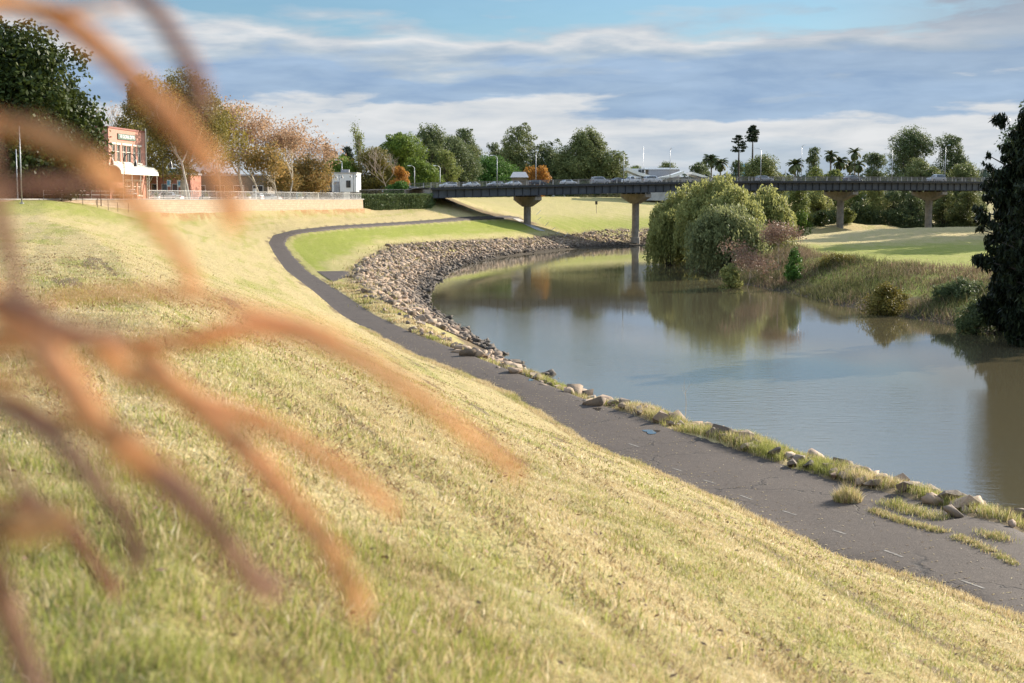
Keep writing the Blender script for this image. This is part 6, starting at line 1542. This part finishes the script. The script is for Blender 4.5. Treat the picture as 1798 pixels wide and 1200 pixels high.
PL = [
 ('o', .86, 50, [(-60,-10),(20,5),(100,30),(165,75),(230,135),(290,195),(345,262),(392,335),(405,372)]),
 ('b', .84, 34, [(195,-80),(240,-15),(285,35),(322,95),(345,140),(352,172)]),
 ('o', .9, 17, [(-60,18),(40,14),(120,16),(215,10)]),
 ('o', .86, 40, [(-70,212),(20,222),(90,245),(150,280),(205,325),(258,380),(305,435),(335,488)]),
 ('b', .88, 24, [(-50,345),(20,330),(80,324),(150,325),(205,342)]),
 ('b', .8, 34, [(-60,150),(-25,270),(-5,360),(12,430),(30,500)]),
 ('o', .92, 24, [(60,528),(170,516),(280,514),(380,528),(450,548),(540,570),(600,600)]),
 ('o', .86, 42, [(140,640),(240,606),(340,596),(430,576),(520,584),(610,618),(700,672),(780,730),(850,782),(905,822)]),
 ('o', .82, 62, [(-60,490),(0,540),(60,590),(115,665),(165,735),(225,790),(290,840)]),
 ('b', .84, 50, [(120,668),(170,738),(228,797),(290,845),(345,895),(395,955),(440,1010),(470,1030)]),
 ('b', .86, 32, [(-20,520),(50,545),(110,575),(190,590)]),
 ('o', .93, 26, [(-60,618),(40,606),(140,606),(250,612)]),
 ('o', .85, 50, [(170,600),(210,645),(280,668),(350,718),(430,790),(500,862),(560,940),(600,1005),(622,1045)]),
 ('o', .9, 36, [(200,590),(260,625),(330,690),(405,722),(480,752),(560,800),(625,842),(690,892)]),
 ('b', .84, 38, [(-60,690),(0,715),(80,758),(150,828),(205,895),(232,950),(238,985)]),
 ('p', 1.05, 24, [(20,880),(85,900),(130,945),(165,990),(195,1030)]),
 ('b', 1.02, 18, [(-30,790),(30,850),(90,895),(130,925)]),
 ('t', .8, 62, [(-80,940),(-20,925),(40,925),(95,918)]),
 ('b', .78, 54, [(-60,900),(-20,980),(10,1070),(40,1150),(80,1240)]),
 ('t', .9, 24, [(-60,640),(30,700),(100,740),(190,750),(250,790)]),
]
cl = thing('fountain_grass', 'clump of drooping russet grass plumes, very close at the left', 'ornamental grass', (-.62, .78, h1(-.62, .78)))
OC = np.array(cl.location)
from mathutils import noise as mnoise
for k, (mt, Zd, wpx, pts) in enumerate(PL):
    w3 = [np.array(P(a, b_, Z=Zd+.05*math.sin(i*.7+k))) for i, (a, b_) in enumerate(pts)]
    # smooth the curve
    q = np.array(w3); tt = np.linspace(0, len(q)-1, 40); cur = []
    for tv_ in tt:
        i = int(min(tv_, len(q)-2)); u = tv_-i; p0, p1, p2, p3 = q[max(i-1, 0)], q[i], q[i+1], q[min(i+2, len(q)-1)]
        cur.append(.5*((2*p1)+(-p0+p2)*u+(2*p0-5*p1+4*p2-p3)*u*u+(-p0+3*p1-3*p2+p3)*u**3))
    cur = np.array(cur); r = wpx/2/FPX*Zd*.9
    u = np.linspace(0, 1, 40); prof = r*np.minimum(1, .3+2.4*u)*np.sqrt(np.clip(1.02-u, .02, 1))*1.15
    pl = MB().tube([tuple(c-OC) for c in cur], prof.tolist(), 10).build('plume', PM[mt], cl, True)
    hv = []; hf = []
    for i in range(1600):
        j = random.randrange(2, 39); c = cur[j]-OC; d = np.array([random.gauss(0, 1) for _ in range(3)]); d /= np.linalg.norm(d); tn = cur[j]-cur[j-1]; tn /= np.linalg.norm(tn)+1e-9
        a = c+d*prof[j]*.7; e = c+(d*1.0+tn*1.3)*r*random.uniform(.9, 1.9); s = np.cross(tn, d)*.0007; b0 = len(hv); hv += [tuple(a-s), tuple(a+s), tuple(e)]; hf.append((b0, b0+1, b0+2))
    obj('bristles', mkmesh('bristles', hv, hf, PM[mt]), pl)
    # stem back to the root of the clump
    st = cur[0]-OC; wx = min(cur[0][0]-.08, -.5)-OC[0]; MB().tube([(0, 0, -.05), (-.03, 0, st[2]*.5), (wx*.8, st[1]*.6, st[2]*.95), (wx, st[1], st[2]+.01), tuple(st)], [.004, .004, .003, .003, .003], 6).build('stem', PM['t'], cl, True)

# ------------------------------------------------------------------ light
SAZ, SEL = R(48), R(22.5)
sd_ = Vector((math.sin(SAZ)*math.cos(SEL), math.cos(SAZ)*math.cos(SEL), math.sin(SEL)))
sun = bpy.data.lights.new('sun', 'SUN'); sun.energy = 5.0; sun.angle = R(.5); sun.color = (1., .90, .76)
so = bpy.data.objects.new('sun', sun); COL.objects.link(so); so.rotation_euler = sd_.to_track_quat('Z', 'Y').to_euler()
world = bpy.data.worlds.new('World'); sc.world = world; world.use_nodes = True; nt = world.node_tree; g = N(nt)
bg = nt.nodes['Background']; sky = g.n('ShaderNodeTexSky', sky_type='NISHITA', sun_disc=False, sun_elevation=SEL, sun_rotation=SAZ, altitude=20, air_density=1., dust_density=.6, ozone_density=1.5)
g.link(g.mix(1., sky.outputs[0], (.56, .78, .92), 'MULTIPLY'), bg.inputs[0]); bg.inputs[1].default_value = .05
tc = g.n('ShaderNodeTexCoord').outputs['Generated']; sp = g.n('ShaderNodeSeparateXYZ', inp={0: tc})
az = g.math('ARCTAN2', sp.outputs[0], sp.outputs[1]); z = sp.outputs[2]
def cv(a, b_, off=0.): return g.n('ShaderNodeCombineXYZ', inp={0: g.math('MULTIPLY', az, a), 1: g.math('MULTIPLY', z, b_), 2: off}).outputs[0]
w1 = g.noise(cv(8, 38, 3.1), 1., 6, .52, .2); w2 = g.noise(cv(15, 80, 9.), 1., 6, .55, .3); w3 = g.noise(cv(3.2, 14, 5.), 1., 3, .5)
zw = g.math('ADD', z, g.math('ADD', g.math('MULTIPLY', g.math('SUBTRACT', w1, .5), .11), g.math('MULTIPLY', g.math('SUBTRACT', w3, .5), .05)))
grey = (.29, .39, .52); whit = (.56, .58, .60); mid_ = (.38, .45, .52)
E_ = 1.0
band = g.ramp(g.math('MULTIPLY', zw, 4.), [(0., (.38, .44, .50)), (.07, (.42, .48, .54)), (.15, whit), (.225, whit), (.255, grey), (.35, (.28, .385, .53)), (.40, mid_), (.45, whit), (.50, (.44, .49, .54)), (.60, (.40, .52, .66)), (.8, (.62, .70, .80)), (1., (.55, .66, .80))])
st = g.ramp(w2, [(.35, (.84, .88, .93)), (.5, (1., 1., 1.)), (.65, (1.12, 1.10, 1.08))])
band = g.mix(1., band, st, 'MULTIPLY')
band = g.mix(g.ramp(z, [(.135, 0), (.18, 1)]), band, g.mix(g.ramp(w1, [(.4, 0), (.6, 1)]), (.38, .62, 1.0), (1.0, 1.12, 1.28)))  # unseen sky above the view, brightened and whitened to lift the water reflections
rd = g.math('MULTIPLY', g.ramp(az, [(.12, 0), (.30, 1)]), g.ramp(z, [(.075, 0), (.125, 1), (.15, 1), (.2, 0)]))
band = g.mix(g.math('MULTIPLY', rd, .8), band, (.25, .31, .39))
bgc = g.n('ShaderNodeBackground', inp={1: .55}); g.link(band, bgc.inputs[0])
# cover: cloud below the wavy upper edge, patchy above
edge = g.ramp(g.math('MULTIPLY', g.math('ADD', zw, g.math('MULTIPLY', g.math('SUBTRACT', w2, .5), .02)), 4.), [(.465, 1.), (.54, .12), (.62, .15), (.75, .8), (1., .8)])
rightdark = g.math('MULTIPLY', g.ramp(az, [(.17, 0), (.32, 1)]), .85)
cover = g.math('MAXIMUM', edge, g.math('MULTIPLY', rightdark, g.ramp(w1, [(.3, 0), (.55, 1)])))
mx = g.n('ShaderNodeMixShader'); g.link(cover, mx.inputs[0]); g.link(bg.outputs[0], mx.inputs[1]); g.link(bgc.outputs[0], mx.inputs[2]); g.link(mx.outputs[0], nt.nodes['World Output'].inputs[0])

# ------------------------------------------------------------------ camera
cam = bpy.data.cameras.new('camera'); co = bpy.data.objects.new('camera', cam); COL.objects.link(co)
cam.lens = 50; cam.sensor_width = 36; cam.clip_start = .02; cam.clip_end = 12000
co.location = (0, 0, CAMZ); co.rotation_euler = (math.pi/2-PITCH, 0, 0)
cam.dof.use_dof = True; cam.dof.focus_distance = 55; cam.dof.aperture_fstop = 3.0
sc.camera = co
sc.view_settings.view_transform = 'Standard'; sc.view_settings.look = 'None'; sc.view_settings.exposure = 1.2; sc.view_settings.gamma = 1
sc.cycles.max_bounces = 6; sc.cycles.transparent_max_bounces = 4
